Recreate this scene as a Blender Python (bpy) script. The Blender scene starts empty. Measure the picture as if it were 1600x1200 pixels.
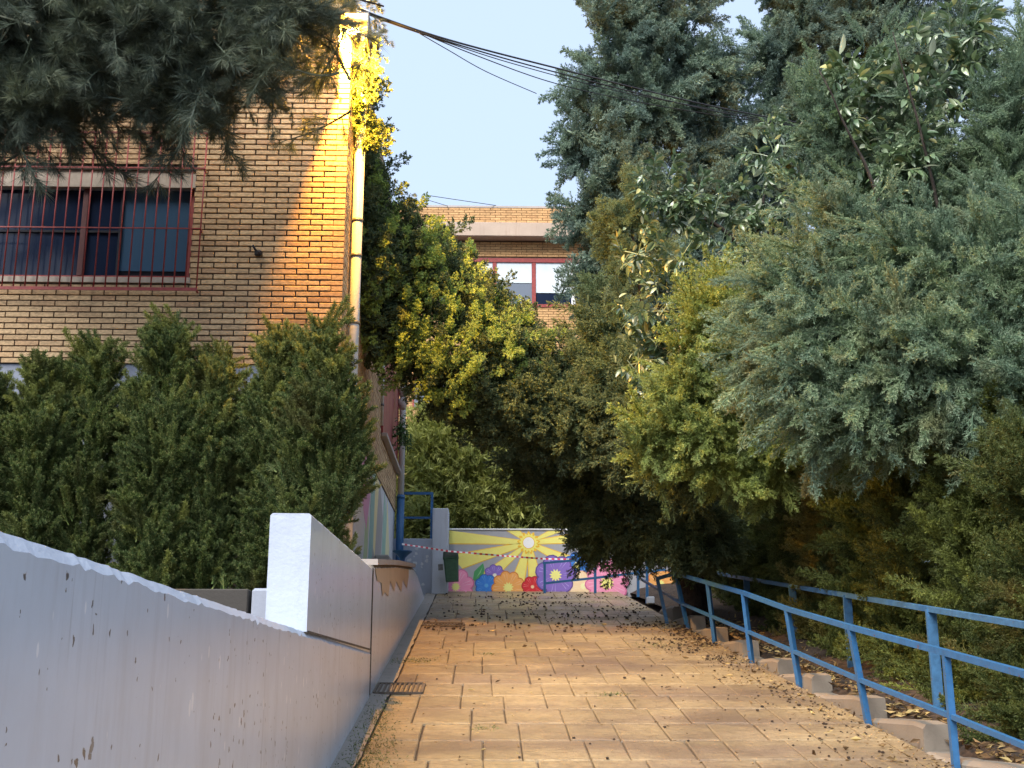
import bpy, math, random
import numpy as np
from mathutils import Vector, Matrix, Quaternion
from mathutils.noise import noise as vnoise
R_ = math.radians
random.seed(7)
rng = np.random.default_rng(7)
scn = bpy.context.scene
C = scn.collection

# ------------------------------------------------------------------ camera
F_PX = 1880.0
PITCH, YAW = R_(14.27), R_(1.37)
cd = bpy.data.cameras.new('camera'); cam = bpy.data.objects.new('camera', cd); C.objects.link(cam)
cd.sensor_width = 36.0; cd.lens = F_PX / 1600 * 36.0
cd.clip_start = 0.05; cd.clip_end = 2000
cam.location = (0, 0, 0); cam.rotation_euler = (R_(90) + PITCH, 0, -YAW)
scn.camera = cam
# ------------------------------------------------------------------ sky, sun, exposure
SUN_EL, SUN_ROT = R_(48), R_(212)
w = bpy.data.worlds.new('World'); scn.world = w; w.use_nodes = True
nt = w.node_tree; bg = nt.nodes['Background']
sky = nt.nodes.new('ShaderNodeTexSky'); sky.sky_type = 'NISHITA'; sky.sun_disc = False
sky.sun_elevation = SUN_EL; sky.sun_rotation = SUN_ROT
sky.air_density = 1.0; sky.dust_density = 5.0; sky.ozone_density = 1.6; sky.altitude = 100
veil = nt.nodes.new('ShaderNodeMix'); veil.data_type = 'RGBA'      # thin high cloud over the clear sky
veil.inputs[0].default_value = .88; veil.inputs[7].default_value = (1.27, 1.57, 2.06, 1)
nt.links.new(sky.outputs[0], veil.inputs[6]); nt.links.new(veil.outputs[2], bg.inputs[0]); bg.inputs[1].default_value = 0.135
sl = bpy.data.lights.new('sun', 'SUN'); sl.energy = 1.5; sl.angle = R_(35); sl.color = (1, .96, .9)
so = bpy.data.objects.new('sun', sl); C.objects.link(so)
sdir = Vector((math.sin(SUN_ROT) * math.cos(SUN_EL), math.cos(SUN_ROT) * math.cos(SUN_EL), math.sin(SUN_EL)))
so.rotation_euler = (-sdir).to_track_quat('-Z', 'Y').to_euler()
vs = scn.view_settings
vs.view_transform = 'Standard'; vs.look = 'None'; vs.exposure = 2.05; vs.gamma = 1; vs.use_curve_mapping = False
scn.cycles.use_denoising = True
scn.cycles.max_bounces = 6; scn.cycles.diffuse_bounces = 4; scn.cycles.glossy_bounces = 2
scn.cycles.transmission_bounces = 3; scn.cycles.transparent_max_bounces = 6
scn.cycles.sample_clamp_indirect = 4; scn.cycles.caustics_reflective = False; scn.cycles.caustics_refractive = False

# ------------------------------------------------------------------ measuring helpers
FW = Vector((math.sin(YAW) * math.cos(PITCH), math.cos(YAW) * math.cos(PITCH), math.sin(PITCH)))
RT = Vector((math.cos(YAW), -math.sin(YAW), 0)); UP = RT.cross(FW)
def ray(x, y): return FW + RT * ((x - 800) / F_PX) + UP * ((600 - y) / F_PX)
def at(x, y, Y):
    r = ray(x, y); return r * (Y / r.y)
def atX(x, y, X):
    r = ray(x, y); return r * (X / r.x)
G0, GS = -1.72, 0.161
YTOP = 20.9
def gz(Y): return G0 + GS * max(-12, min(Y, YTOP))
def xr(Y): return 2.87 - .047 * (Y - 9.2)       # right edge of the ramp
XL = -0.93                                       # left edge of the ramp
XW = -1.5                                        # side wall of the building
YF = 12.1                                        # its front wall

# ------------------------------------------------------------------ object helpers
def tag(o, label=None, cat=None, group=None, kind=None):
    if label: o['label'] = label
    if cat: o['category'] = cat
    if group: o['group'] = group
    if kind: o['kind'] = kind
    return o
def empty(name, loc, label, cat, group=None, rz=0):
    o = bpy.data.objects.new(name, None); C.objects.link(o); o.location = loc; o.rotation_euler = (0, 0, rz)
    o.empty_display_size = .2
    return tag(o, label, cat, group)
def link(name, me, parent=None, mw=None):
    """link a mesh whose coordinates are in world space (or placed by mw) and parent it"""
    o = bpy.data.objects.new(name, me); C.objects.link(o)
    M = mw if mw is not None else Matrix.Identity(4)
    if parent is not None:
        o.parent = parent
        o.matrix_parent_inverse = Matrix.Identity(4)
        o.matrix_basis = WI(parent) @ M
    else:
        o.matrix_basis = M
    return o
def WI(p):
    M = p.matrix_basis.copy()
    q = p.parent
    while q is not None:
        M = q.matrix_basis @ M; q = q.parent
    return M.inverted()
class MB:
    def __init__(s): s.v = []; s.f = []; s.sm = []
    def poly(s, pts, faces, smooth=False):
        n = len(s.v); s.v += [tuple(p) for p in pts]; s.f += [tuple(i + n for i in f) for f in faces]; s.sm += [smooth] * len(faces); return s
    def box(s, a, b, ch=0.0, jit=0.0):
        x0, y0, z0 = [min(p, q) for p, q in zip(a, b)]; x1, y1, z1 = [max(p, q) for p, q in zip(a, b)]
        if ch <= 0:
            p = [(x0,y0,z0),(x1,y0,z0),(x1,y1,z0),(x0,y1,z0),(x0,y0,z1),(x1,y0,z1),(x1,y1,z1),(x0,y1,z1)]
            if jit: p = [tuple(c + random.uniform(-jit, jit) for c in q) for q in p]
            return s.poly(p, [(0,3,2,1),(4,5,6,7),(0,1,5,4),(1,2,6,5),(2,3,7,6),(3,0,4,7)])
        import bmesh
        bm = bmesh.new(); bmesh.ops.create_cube(bm, size=1)
        for v in bm.verts: v.co = Vector(((x0+x1)/2 + v.co.x*(x1-x0), (y0+y1)/2 + v.co.y*(y1-y0), (z0+z1)/2 + v.co.z*(z1-z0)))
        bmesh.ops.bevel(bm, geom=bm.edges[:], offset=ch, segments=1, affect='EDGES')
        bm.verts.ensure_lookup_table()
        s.poly([v.co[:] for v in bm.verts], [[v.index for v in f.verts] for f in bm.faces]); bm.free(); return s
    def tube(s, pts, r, n=8, cap=True, smooth=True):
        pts = [Vector(p) for p in pts]; rs = r if isinstance(r, (list, tuple)) else [r] * len(pts)
        base = len(s.v); prev = None
        for i, p in enumerate(pts):
            t = (pts[min(i+1, len(pts)-1)] - pts[max(i-1, 0)]).normalized()
            if prev is None:
                a = t.cross(Vector((0,0,1)));  a = a if a.length > .1 else t.cross(Vector((1,0,0)))
            else: a = prev - t * prev.dot(t)
            a.normalize(); b = t.cross(a); prev = a
            for k in range(n):
                an = 2*math.pi*(k+.5)/n; s.v.append(tuple(p + a*(rs[i]*math.cos(an)) + b*(rs[i]*math.sin(an))))
        for i in range(len(pts)-1):
            for k in range(n):
                s.f.append((base+i*n+k, base+i*n+(k+1)%n, base+(i+1)*n+(k+1)%n, base+(i+1)*n+k)); s.sm.append(smooth)
        if cap:
            s.f.append(tuple(base+k for k in range(n))[::-1]); s.sm.append(False)
            e = base+(len(pts)-1)*n; s.f.append(tuple(e+k for k in range(n))); s.sm.append(False)
        return s
    def bar(s, p, q, wx, wz):
        """rectangular bar from p to q"""
        p, q = Vector(p), Vector(q); t = (q-p).normalized()
        a = t.cross(Vector((0,0,1))); a = a if a.length > .05 else Vector((1,0,0)); a.normalize(); b = a.cross(t)
        pts = [c + a*(i*wx/2) + b*(j*wz/2) for c in (p, q) for i, j in ((-1,-1),(1,-1),(1,1),(-1,1))]
        return s.poly(pts, [(0,1,2,3),(7,6,5,4),(0,4,5,1),(1,5,6,2),(2,6,7,3),(3,7,4,0)])
    def mesh(s, name, mat):
        me = bpy.data.meshes.new(name); me.from_pydata(s.v, [], s.f)
        if any(s.sm): me.polygons.foreach_set('use_smooth', s.sm)
        if mat: me.materials.append(mat)
        me.update(); return me
    def build(s, name, mat, parent=None): return link(name, s.mesh(name, mat), parent)

# ------------------------------------------------------------------ materials
def mat(name): 
    m = bpy.data.materials.new(name); m.use_nodes = True
    return m, m.node_tree, m.node_tree.nodes['Principled BSDF']
def N(t, ty, **kw):
    n = t.nodes.new(ty)
    for k, v in kw.items(): setattr(n, k, v)
    return n
def pos(t, sc=(1,1,1), obj=False):
    if obj: src = N(t, 'ShaderNodeTexCoord').outputs['Object']
    else: src = N(t, 'ShaderNodeNewGeometry').outputs['Position']
    mp = N(t, 'ShaderNodeMapping'); mp.inputs['Scale'].default_value = sc
    t.links.new(src, mp.inputs[0]); return mp.outputs[0]
def noise(t, sc, scale=1, detail=4, rough=.6, obj=False):
    n = N(t, 'ShaderNodeTexNoise'); n.inputs['Scale'].default_value = scale; n.inputs['Detail'].default_value = detail; n.inputs['Roughness'].default_value = rough
    t.links.new(pos(t, sc, obj), n.inputs['Vector']); return n.outputs['Fac']
def ramp(t, fac, stops):
    r = N(t, 'ShaderNodeValToRGB'); e = r.color_ramp.elements
    while len(e) < len(stops): e.new(.5)
    for el, (p, c) in zip(e, stops):
        el.position = p; el.color = (*c, 1) if len(c) == 3 else c
    t.links.new(fac, r.inputs[0]); return r.outputs[0]
def mix(t, a, b, fac, mode='MIX'):
    m = N(t, 'ShaderNodeMix', data_type='RGBA', blend_type=mode)
    for sock, v in ((m.inputs[0], fac), (m.inputs[6], a), (m.inputs[7], b)):
        if isinstance(v, (int, float)): sock.default_value = v
        elif isinstance(v, tuple): sock.default_value = (*v, 1)
        else: t.links.new(v, sock)
    return m.outputs[2]
def bump(t, b, h, strength=.3, dist=.01):
    n = N(t, 'ShaderNodeBump'); n.inputs['Strength'].default_value = strength; n.inputs['Distance'].default_value = dist
    t.links.new(h, n.inputs['Height']); t.links.new(n.outputs[0], b.inputs['Normal'])
def simple(name, col, rough=.6, var=.15, sc=3, metal=0, bmp=.15, spec=.5):
    m, t, b = mat(name)
    f = noise(t, (1,1,1), sc*4, 5)
    c2 = tuple(c*(1-var*2) for c in col); c3 = tuple(min(1, c*(1+var)) for c in col)
    t.links.new(ramp(t, f, [(.3, c2), (.7, c3)]), b.inputs['Base Color'])
    b.inputs['Roughness'].default_value = rough; b.inputs['Metallic'].default_value = metal; b.inputs['Specular IOR Level'].default_value = spec
    if bmp: bump(t, b, noise(t, (1,1,1), sc*25, 3), bmp, .004)
    return m
def rnd(t):
    g = N(t, 'ShaderNodeNewGeometry').outputs['Random Per Island']; o = N(t, 'ShaderNodeObjectInfo').outputs['Random']
    a = N(t, 'ShaderNodeMath', operation='ADD'); t.links.new(g, a.inputs[0]); t.links.new(o, a.inputs[1])
    fr = N(t, 'ShaderNodeMath', operation='FRACT'); t.links.new(a.outputs[0], fr.inputs[0]); return fr.outputs[0]

def brick_mat(name, cols, dirt=(.12,.09,.06)):
    m, t, b = mat(name)
    c = ramp(t, rnd(t), cols)
    c = mix(t, c, ramp(t, noise(t, (1,1,2.5), 22, 5, .7), [(.35, (.62,.6,.58)), (.6, (1.08,1.06,1.02))]), 1.0, 'MULTIPLY')
    c = mix(t, c, dirt, ramp(t, noise(t, (1,1,.6), 1.3, 6, .65), [(.53, (0,0,0)), (.8, (.55,.55,.55))]))
    t.links.new(c, b.inputs['Base Color']); b.inputs['Roughness'].default_value = .8
    bump(t, b, noise(t, (1,1,1), 70, 4), .5, .004); return m
M_BRICK = brick_mat('tan_brick', [(0,(.50,.34,.19)),(.3,(.60,.42,.24)),(.6,(.66,.47,.27)),(.85,(.57,.38,.21)),(1,(.45,.28,.16))])
M_BRICK2 = brick_mat('lamplit_brick', [(0,(.52,.31,.14)),(.5,(.66,.41,.19)),(1,(.56,.33,.15))])  # orange lamplight on the far building put into the brick colour
M_MORTAR = simple('dark_mortar', (.075,.06,.048), .95, .3, 6)
M_MORTAR2 = simple('brown_mortar', (.13,.085,.055), .95, .2, 6)
def plaster(name, col, streak=(.2,.21,.24), rough=.75, pits=False, amt=.6, warm=None):
    m, t, b = mat(name)
    f = noise(t, (1,1,1), 2.2, 6, .65)
    c = ramp(t, f, [(.3, tuple(x*.86 for x in col)), (.7, col)])
    s = ramp(t, noise(t, (5,5,.35), 2.4, 6, .7), [(.54, (0,0,0)), (.8, (amt,)*3)])
    c = mix(t, c, streak, s)
    if pits:
        # chips and pits of their own shape in the paint
        v = N(t, 'ShaderNodeTexVoronoi', feature='F1'); v.inputs['Scale'].default_value = 15
        v.inputs['Randomness'].default_value = 1
        nz = N(t, 'ShaderNodeTexNoise'); nz.inputs['Scale'].default_value = 28; nz.inputs['Detail'].default_value = 4; t.links.new(pos(t), nz.inputs['Vector'])
        dm = N(t, 'ShaderNodeMixRGB'); dm.blend_type = 'ADD'; dm.inputs[0].default_value = .055; t.links.new(pos(t, (1.1,1.1,.9)), dm.inputs[1]); t.links.new(nz.outputs['Color'], dm.inputs[2])
        t.links.new(dm.outputs[0], v.inputs['Vector'])
        wn = noise(t, (1,1,1), 2.7, 3)
        ad = N(t, 'ShaderNodeMath', operation='MULTIPLY_ADD'); ad.inputs[1].default_value = .42; t.links.new(wn, ad.inputs[0]); t.links.new(v.outputs['Distance'], ad.inputs[2])
        pit = ramp(t, ad.outputs[0], [(.31, (1,1,1)), (.33, (0,0,0))])
        c = mix(t, c, (.10,.09,.085), pit)
        v2 = N(t, 'ShaderNodeTexVoronoi'); v2.inputs['Scale'].default_value = 9
        t.links.new(pos(t, (1.3,1.3,.6)), v2.inputs['Vector'])
        ad2 = N(t, 'ShaderNodeMath', operation='MULTIPLY_ADD'); ad2.inputs[1].default_value = .4; t.links.new(noise(t, (1,1,1), 4.1, 3), ad2.inputs[0]); t.links.new(v2.outputs['Distance'], ad2.inputs[2])
        c = mix(t, c, (.78,.8,.84), ramp(t, ad2.outputs[0], [(.285, (1,1,1)), (.31, (0,0,0))]))
        st = ramp(t, noise(t, (9,9,.25), 1.7, 5, .75), [(.6, (0,0,0)), (.72, (.5,.5,.5))])
        c = mix(t, c, (.16,.16,.18), st)
        gr_ = ramp(t, noise(t, (3,3,.5), 1.4, 8, .75), [(.5,(0,0,0)),(.72,(.6,.6,.6))]); c = mix(t, c, (.44,.46,.50), gr_)
        inv = N(t, 'ShaderNodeInvert'); t.links.new(pit, inv.inputs[1])
        bump(t, b, inv.outputs[0], .5, .012)
    else:
        bump(t, b, noise(t, (1,1,1), 45, 5), .45, .006)
    t.links.new(c, b.inputs['Base Color']); b.inputs['Roughness'].default_value = rough
    if pits: b.inputs['Coat Weight'].default_value = .5; b.inputs['Coat Roughness'].default_value = .22
    return m
M_WALLPAINT = plaster('grey_lilac_wall_paint', (.60,.665,.76), rough=.34, pits=True, amt=.3)
M_WALLROUGH = plaster('rough_pale_blue_render', (.43,.485,.58), streak=(.30,.34,.42), rough=.85, amt=.4)
M_PLINTH = plaster('grey_blue_plinth_render', (.30,.33,.40), rough=.85)
M_PLASTER = plaster('pale_grey_blue_plaster', (.50,.55,.64), rough=.8)
M_BARE = plaster('bare_tan_plaster', (.58,.42,.28), streak=(.36,.25,.16), rough=.9)
M_CONC = plaster('weathered_concrete', (.25,.215,.175), streak=(.17,.14,.12), rough=.9, amt=.8)
M_LEDGE = plaster('dirty_dark_concrete', (.055,.05,.045), streak=(.05,.045,.04), rough=.95, amt=.9)
M_CONC2 = plaster('grey_concrete_band', (.44,.39,.36), streak=(.27,.2,.17), rough=.85, amt=.6)
M_RED = simple('red_enamel', (.30,.045,.04), .5, .15, 5)
M_RED2 = simple('dull_red_metal_sheet', (.26,.045,.045), .55, .12, 4)
M_BLUE = simple('blue_gloss_paint', (.03,.125,.29), .4, .1, 4, bmp=.3)
M_BLUE2 = simple('faded_blue_paint', (.05,.15,.30), .5, .14, 5, bmp=.3)
for m_ in (M_BLUE, M_BLUE2):     # rust spots and bare patches
    t = m_.node_tree; b = t.nodes['Principled BSDF']; src = b.inputs['Base Color'].links[0].from_socket
    t.links.new(mix(t, src, (.12,.05,.025), ramp(t, noise(t, (1,1,1), 19, 5, .7), [(.63,(0,0,0)),(.67,(.85,.85,.85))])), b.inputs['Base Color'])
M_WHITE = simple('white_paint', (.72,.74,.76), .5, .06, 3)
M_CREAM = simple('cream_shutter_slat', (.42,.36,.29), .6, .1, 3)
M_PIPE = plaster('off_white_pipe', (.62,.63,.62), streak=(.42,.36,.26), rough=.45, amt=.5)
M_DARK = simple('dark_interior', (.018,.02,.03), .9, .2, 2, bmp=0)
M_BLACK = simple('black_cable_rubber', (.02,.02,.024), .6, .1, 5, bmp=0)
M_GREYMETAL = simple('grey_metal', (.16,.16,.16), .45, .2, 6, metal=.6)
M_BINGREEN = simple('dark_green_plastic', (.03,.085,.045), .5, .15, 4)
M_BINLID = simple('blackish_green_plastic', (.02,.04,.03), .5, .1, 4)
M_GRATE = simple('rusty_dark_grate', (.11,.085,.065), .7, .3, 8)
M_SOIL = simple('brown_leafy_soil', (.045,.028,.018), .95, .5, 5, bmp=.8)
M_BARK = simple('grey_brown_bark', (.055,.042,.034), .95, .4, 5, bmp=.9)
M_CONE = simple('dry_brown_cone', (.05,.032,.022), .85, .3, 9)
M_BLIND = simple('pale_window_blind', (.62,.70,.76), .7, .04, 2, bmp=0)
M_TAPE_W = simple('white_plastic_tape', (.75,.75,.75), .4, .03, 2, bmp=0)
M_TAPE_R = simple('red_plastic_tape', (.65,.03,.06), .4, .03, 2, bmp=0)
def glass_mat(name, tint=(.03,.05,.09), rough=.12, spec=.3):
    m, t, b = mat(name)
    b.inputs['Base Color'].default_value = (*tint, 1); b.inputs['Roughness'].default_value = rough
    b.inputs['Specular IOR Level'].default_value = spec
    return m
M_GLASS = glass_mat('dark_blue_window_glass', (.012,.02,.045)); M_GLASS2 = glass_mat('lighter_curtained_glass', (.05,.10,.17))
M_GLASS3 = glass_mat('grey_window_glass', (.16,.19,.24), .06)

# paving: stamped stone slabs
m, t, b = mat('stamped_tan_paving'); M_PAVE = m
c = ramp(t, N(t, 'ShaderNodeObjectInfo').outputs['Random'], [(0,(.29,.225,.13)),(.5,(.335,.26,.15)),(1,(.25,.19,.115))])
g1 = noise(t, (1.6,4,1), 6, 8, .78); c = mix(t, c, ramp(t, g1, [(.32,(.5,.47,.44)),(.5,(.95,.94,.93)),(.68,(1.22,1.2,1.17))]), 1.0, 'MULTIPLY')
g2 = noise(t, (.5,1,1), 1.1, 5, .6); c = mix(t, c, (.14,.10,.075), ramp(t, g2, [(.45,(0,0,0)),(.62,(.75,.75,.75))]))
g3 = noise(t, (1,1,1), 30, 6, .8); c = mix(t, c, (.10,.075,.055), ramp(t, g3, [(.53,(0,0,0)),(.66,(.8,.8,.8))]))
t.links.new(c, b.inputs['Base Color']); t.links.new(ramp(t, noise(t, (1,1,1), 1.4, 5, .6), [(.42,(.28,)*3),(.64,(.62,)*3)]), b.inputs['Roughness'])
ad = N(t, 'ShaderNodeMath', operation='ADD'); t.links.new(noise(t, (1,6,1), 7, 8, .75), ad.inputs[0]); t.links.new(noise(t, (1,1,1), 28, 5, .7), ad.inputs[1])
bump(t, b, ad.outputs[0], .75, .014)
M_JOINT = simple('dark_paving_joint', (.085,.066,.05), .95, .3, 7)
M_GUTTER = plaster('stained_concrete_edge', (.26,.235,.21), streak=(.09,.085,.07), rough=.9, amt=.9)

def leaf_mat(name, cols, trans=.25, rough=.55, spec=.3, dead=None):
    m, t, b = mat(name)
    g = N(t, 'ShaderNodeNewGeometry').outputs['Random Per Island']
    o = N(t, 'ShaderNodeObjectInfo').outputs['Random']
    c1 = ramp(t, g, cols)
    k = ramp(t, o, [(0,(.85,.9,.95)),(.5,(1.15,1.16,1.15)),(1,(1.42,1.36,1.15))])
    c = mix(t, c1, k, 1.0, 'MULTIPLY')
    if dead: c = mix(t, c, dead, ramp(t, noise(t, (1,1,1), 1.6, 3), [(.58,(0,0,0)),(.72,(.7,.7,.7))]))
    t.links.new(c, b.inputs['Base Color']); b.inputs['Roughness'].default_value = rough; b.inputs['Specular IOR Level'].default_value = spec
    tr = N(t, 'ShaderNodeBsdfTranslucent'); t.links.new(c, tr.inputs[0])
    mx = N(t, 'ShaderNodeMixShader'); mx.inputs[0].default_value = trans
    t.links.new(b.outputs[0], mx.inputs[1]); t.links.new(tr.outputs[0], mx.inputs[2])
    t.links.new(mx.outputs[0], t.nodes['Material Output'].inputs[0]); return m
L_LIT = leaf_mat('lamplit_cypress_scale_leaf', [(0,(.20,.29,.09)),(.5,(.32,.43,.13)),(1,(.44,.56,.18))])  # lighter, yellower copy of the cypress leaf: lamplight put into its colour
L_ARCH = leaf_mat('cypress_scale_leaf', [(0,(.07,.11,.065)),(.5,(.11,.155,.08)),(1,(.17,.21,.10))], .3)
L_TALL = leaf_mat('blue_green_cypress_leaf', [(0,(.09,.15,.125)),(.5,(.17,.24,.20)),(1,(.28,.36,.29))], .35)
L_FEATH = leaf_mat('feathery_grey_green_leaf', [(0,(.11,.18,.115)),(.5,(.18,.26,.17)),(1,(.30,.37,.25))], .35, dead=(.28,.27,.13))
L_HEDGE = leaf_mat('hedge_cypress_leaf', [(0,(.045,.07,.022)),(.5,(.08,.108,.032)),(1,(.14,.16,.05))], .3, dead=(.20,.14,.045))
L_THUJA = leaf_mat('thuja_leaf', [(0,(.035,.065,.022)),(.5,(.075,.12,.035)),(.85,(.17,.20,.07)),(1,(.26,.26,.10))], dead=(.13,.11,.035))
L_PINE = leaf_mat('pine_needle', [(0,(.06,.085,.07)),(.5,(.09,.12,.09)),(1,(.14,.16,.11))], .15)
L_BAM = leaf_mat('narrow_shrub_leaf', [(0,(.17,.19,.05)),(.5,(.29,.32,.09)),(1,(.45,.46,.16))], .3)
L_YOUNG = leaf_mat('olive_green_leaf', [(0,(.11,.16,.08)),(1,(.22,.27,.13))], .3)
L_YFE = leaf_mat('yellow_green_feathery_leaf', [(0,(.15,.20,.07)),(.5,(.24,.31,.10)),(1,(.36,.42,.15))], .35)
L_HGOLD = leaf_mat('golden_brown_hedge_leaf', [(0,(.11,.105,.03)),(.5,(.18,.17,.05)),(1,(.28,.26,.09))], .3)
L_HOLIVE = leaf_mat('olive_hedge_leaf', [(0,(.07,.09,.022)),(.5,(.13,.16,.038)),(1,(.22,.25,.07))], .3)
L_THTIP = leaf_mat('lamplit_thuja_leaf', [(0,(.10,.13,.035)),(.5,(.18,.21,.06)),(1,(.30,.32,.11))], .3)  # lamp highlights, mostly on the shrub tops, put into the leaf colour
L_BROAD = leaf_mat('broad_glossy_leaf', [(0,(.07,.12,.06)),(.5,(.14,.20,.11)),(.68,(.30,.36,.25)),(.955,(.42,.46,.38)),(1,(.42,.38,.12))], .2, .28, .7)
L_POT = leaf_mat('pot_plant_leaf', [(0,(.04,.09,.03)),(1,(.09,.16,.06))])
L_FALLEN = leaf_mat('fallen_leaf', [(0,(.10,.06,.03)),(.6,(.2,.13,.06)),(1,(.45,.34,.14))], .1, .7)

# ------------------------------------------------------------------ foliage meshes
def nrm(a): return a / np.maximum(np.linalg.norm(a, axis=-1, keepdims=True), 1e-9)
def blades(P, D, l, wd, material, name, extra=None, r=rng, belly=.45, fold=0.0):
    """leaf-shaped faces: base P, direction D, length l, width wd"""
    n = len(P); D = nrm(D); Nn = nrm(np.cross(D, nrm(r.normal(size=(n,3)))))
    l = np.broadcast_to(l, (n,))[:,None]; wd = np.broadcast_to(wd, (n,))[:,None]
    mid = P + D*l*belly
    if fold: mid = mid + np.cross(D, Nn)*l*fold
    V = np.stack([P, mid + Nn*wd/2, P + D*l, mid - Nn*wd/2], 1).reshape(-1, 3)
    Fq = np.arange(4*n).reshape(-1, 4)
    vv = V.tolist(); ff = Fq.tolist()
    if extra:
        k = len(vv); vv += extra.v; ff += [[i+k for i in f] for f in extra.f]
    me = bpy.data.meshes.new(name); me.from_pydata(vv, [], ff); me.materials.append(material); me.update(); return me
def spine(L, droop, wob, r, n=9):
    t = np.linspace(0, 1, n); w1, w2 = r.uniform(-wob, wob, 2)
    return np.stack([L*w1*t*t, L*t, L*(-droop*t*t) + L*w2*t*(1-t)], 1)
def along(S, t):
    n = len(S)-1; x = np.clip(t, 0, .9999)*n; i = x.astype(int); f = (x-i)[:,None]
    return S[i]*(1-f) + S[i+1]*f, nrm(S[i+1]-S[i])
def bough(seed, material, name, L=.6, n2=22, n3=16, l2=.42, l3=.05, wd=.013, droop=.15, fwd=.9, lat=.8, flat=1.0, hang=0.0, tuft=0):
    r = np.random.default_rng(seed)
    S = spine(L, droop, .15, r)
    t2 = np.linspace(.04, .98, n2) ; p2, d2 = along(S, t2)
    az = np.arange(n2)*2.4 + r.uniform(0, 6)
    lat_v = np.stack([np.cos(az), 0*az, np.sin(az)*flat], 1)
    dir2 = nrm(d2*fwd + lat_v*lat + r.normal(size=(n2,3))*.12); len2 = L*l2*(1-.72*t2**1.3)*r.uniform(.65, 1.15, n2)
    P, D, Ls, Ws = [], [], [], []
    ex = MB(); ex.tube([tuple(s) for s in S], [.012*L/.6*(1-.8*i/(len(S)-1)) for i in range(len(S))], 3, smooth=False)
    for i in range(n2):
        t3 = np.sort(r.uniform(.08, 1, n3)) if not tuft else 1-np.abs(r.normal(0, .3, n3))
        t3 = np.clip(t3, .05, 1)
        cur = np.array([0,0,-1.0])*hang
        pp = p2[i] + dir2[i]*len2[i]*t3[:,None] + cur*(len2[i]*t3[:,None]**2)
        side = r.normal(size=(n3,3)); side -= (side@dir2[i])[:,None]*dir2[i]
        dd = dir2[i]*r.uniform(.5, 1.2, (n3,1)) + nrm(side)*r.uniform(.3, 1.0, (n3,1)) + cur*.8
        if tuft: dd = dir2[i]*.5 + r.normal(size=(n3,3))*.75
        P.append(pp); D.append(dd); Ls.append(l3*r.uniform(.6, 1.4, n3)*(1.15-.5*t3)); Ws.append(wd*r.uniform(.7, 1.3, n3))
        # each leaflet carries two smaller ones
        q = pp + nrm(dd)*Ls[-1][:,None]*.45
        P.append(q); D.append(dd + r.normal(size=(n3,3))*.55); Ls.append(Ls[-1]*.8); Ws.append(Ws[-1]*.85)
        ex.tube([tuple(p2[i]), tuple(p2[i] + dir2[i]*len2[i]*.8 + cur*len2[i]*.6)], [.004, .0015], 3, cap=False, smooth=False)
    return blades(np.concatenate(P), np.concatenate(D), np.concatenate(Ls), np.concatenate(Ws), material, name, ex, r)
def pine_bough(seed, L=.7):
    r = np.random.default_rng(seed); S = spine(L, .12, .25, r); P, D, Ls = [], [], []
    ex = MB(); ex.tube([tuple(s) for s in S], [.013*(1-.7*i/8) for i in range(9)], 4, smooth=False)
    n2 = 12; t2 = np.linspace(.15, 1, n2); p2, d2 = along(S, t2)
    for i in range(n2):
        a = r.normal(size=3); dr = nrm(d2[i]*.9 + a*.55*(1 if i < n2-1 else .1)); ln = L*.34*(1.1-.6*t2[i])
        ex.tube([tuple(p2[i]), tuple(p2[i]+dr*ln)], [.006, .003], 3, cap=False, smooth=False)
        m = 85; tt = r.uniform(.25, 1, m); pp = p2[i] + dr*ln*tt[:,None]
        sd = r.normal(size=(m,3)); dd = dr*.85 + nrm(sd)*.75 + np.array([0,0,-.25])
        P.append(pp); D.append(dd); Ls.append(r.uniform(.09, .17, m))
    P = np.concatenate(P); return blades(P, np.concatenate(D), np.concatenate(Ls), .0034, L_PINE, 'bough', ex, r, .3)
def fan_bough(seed, material, L=.6, n=110, ll=.12, lw=.02):
    r = np.random.default_rng(seed); S = spine(L, .35, .2, r); P, D, Ls = [], [], []
    ex = MB(); ex.tube([tuple(s) for s in S], [.008*(1-.7*i/8) for i in range(9)], 3, smooth=False)
    n2 = 12; t2 = np.linspace(.2, 1, n2); p2, d2 = along(S, t2)
    for i in range(n2):
        dr = nrm(d2[i]*.8 + r.normal(size=3)*.6); ln = L*.3
        k = n//n2; c = p2[i]+dr*ln; pp = np.repeat(c[None], k, 0) + r.normal(size=(k,3))*.015
        D.append(dr*.7 + r.normal(size=(k,3))*.55 + np.array([0,0,-.45])); P.append(pp); Ls.append(ll*r.uniform(.6, 1.25, k))
    P = np.concatenate(P); return blades(P, np.concatenate(D), np.concatenate(Ls), lw, material, 'bough', ex, r, .4)

def clump(meshes, seed, k, spread, yaw=.5):
    """several sprays grown together into one dense bough"""
    r = np.random.default_rng(seed); vv = []; ff = []
    for i in range(k):
        me = meshes[int(r.integers(len(meshes)))]
        n = len(me.vertices); co = np.empty(n*3); me.vertices.foreach_get('co', co); co = co.reshape(-1, 3)
        q = Quaternion((0,1,0), r.uniform(0, 6.28)) ; q2 = Quaternion((0,0,1), r.normal()*yaw) @ Quaternion((1,0,0), r.normal()*yaw)
        M_ = np.array((q2 @ q).to_matrix()); o = r.normal(size=3)*spread if i else np.zeros(3)
        co = co@M_.T*r.uniform(.75, 1.1) + o; b0 = len(vv); vv += co.tolist()
        ff += [tuple(v+b0 for v in p.vertices) for p in me.polygons]
    m_ = bpy.data.meshes.new(meshes[0].name); m_.from_pydata(vv, [], ff); m_.materials.append(meshes[0].materials[0]); return m_
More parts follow.
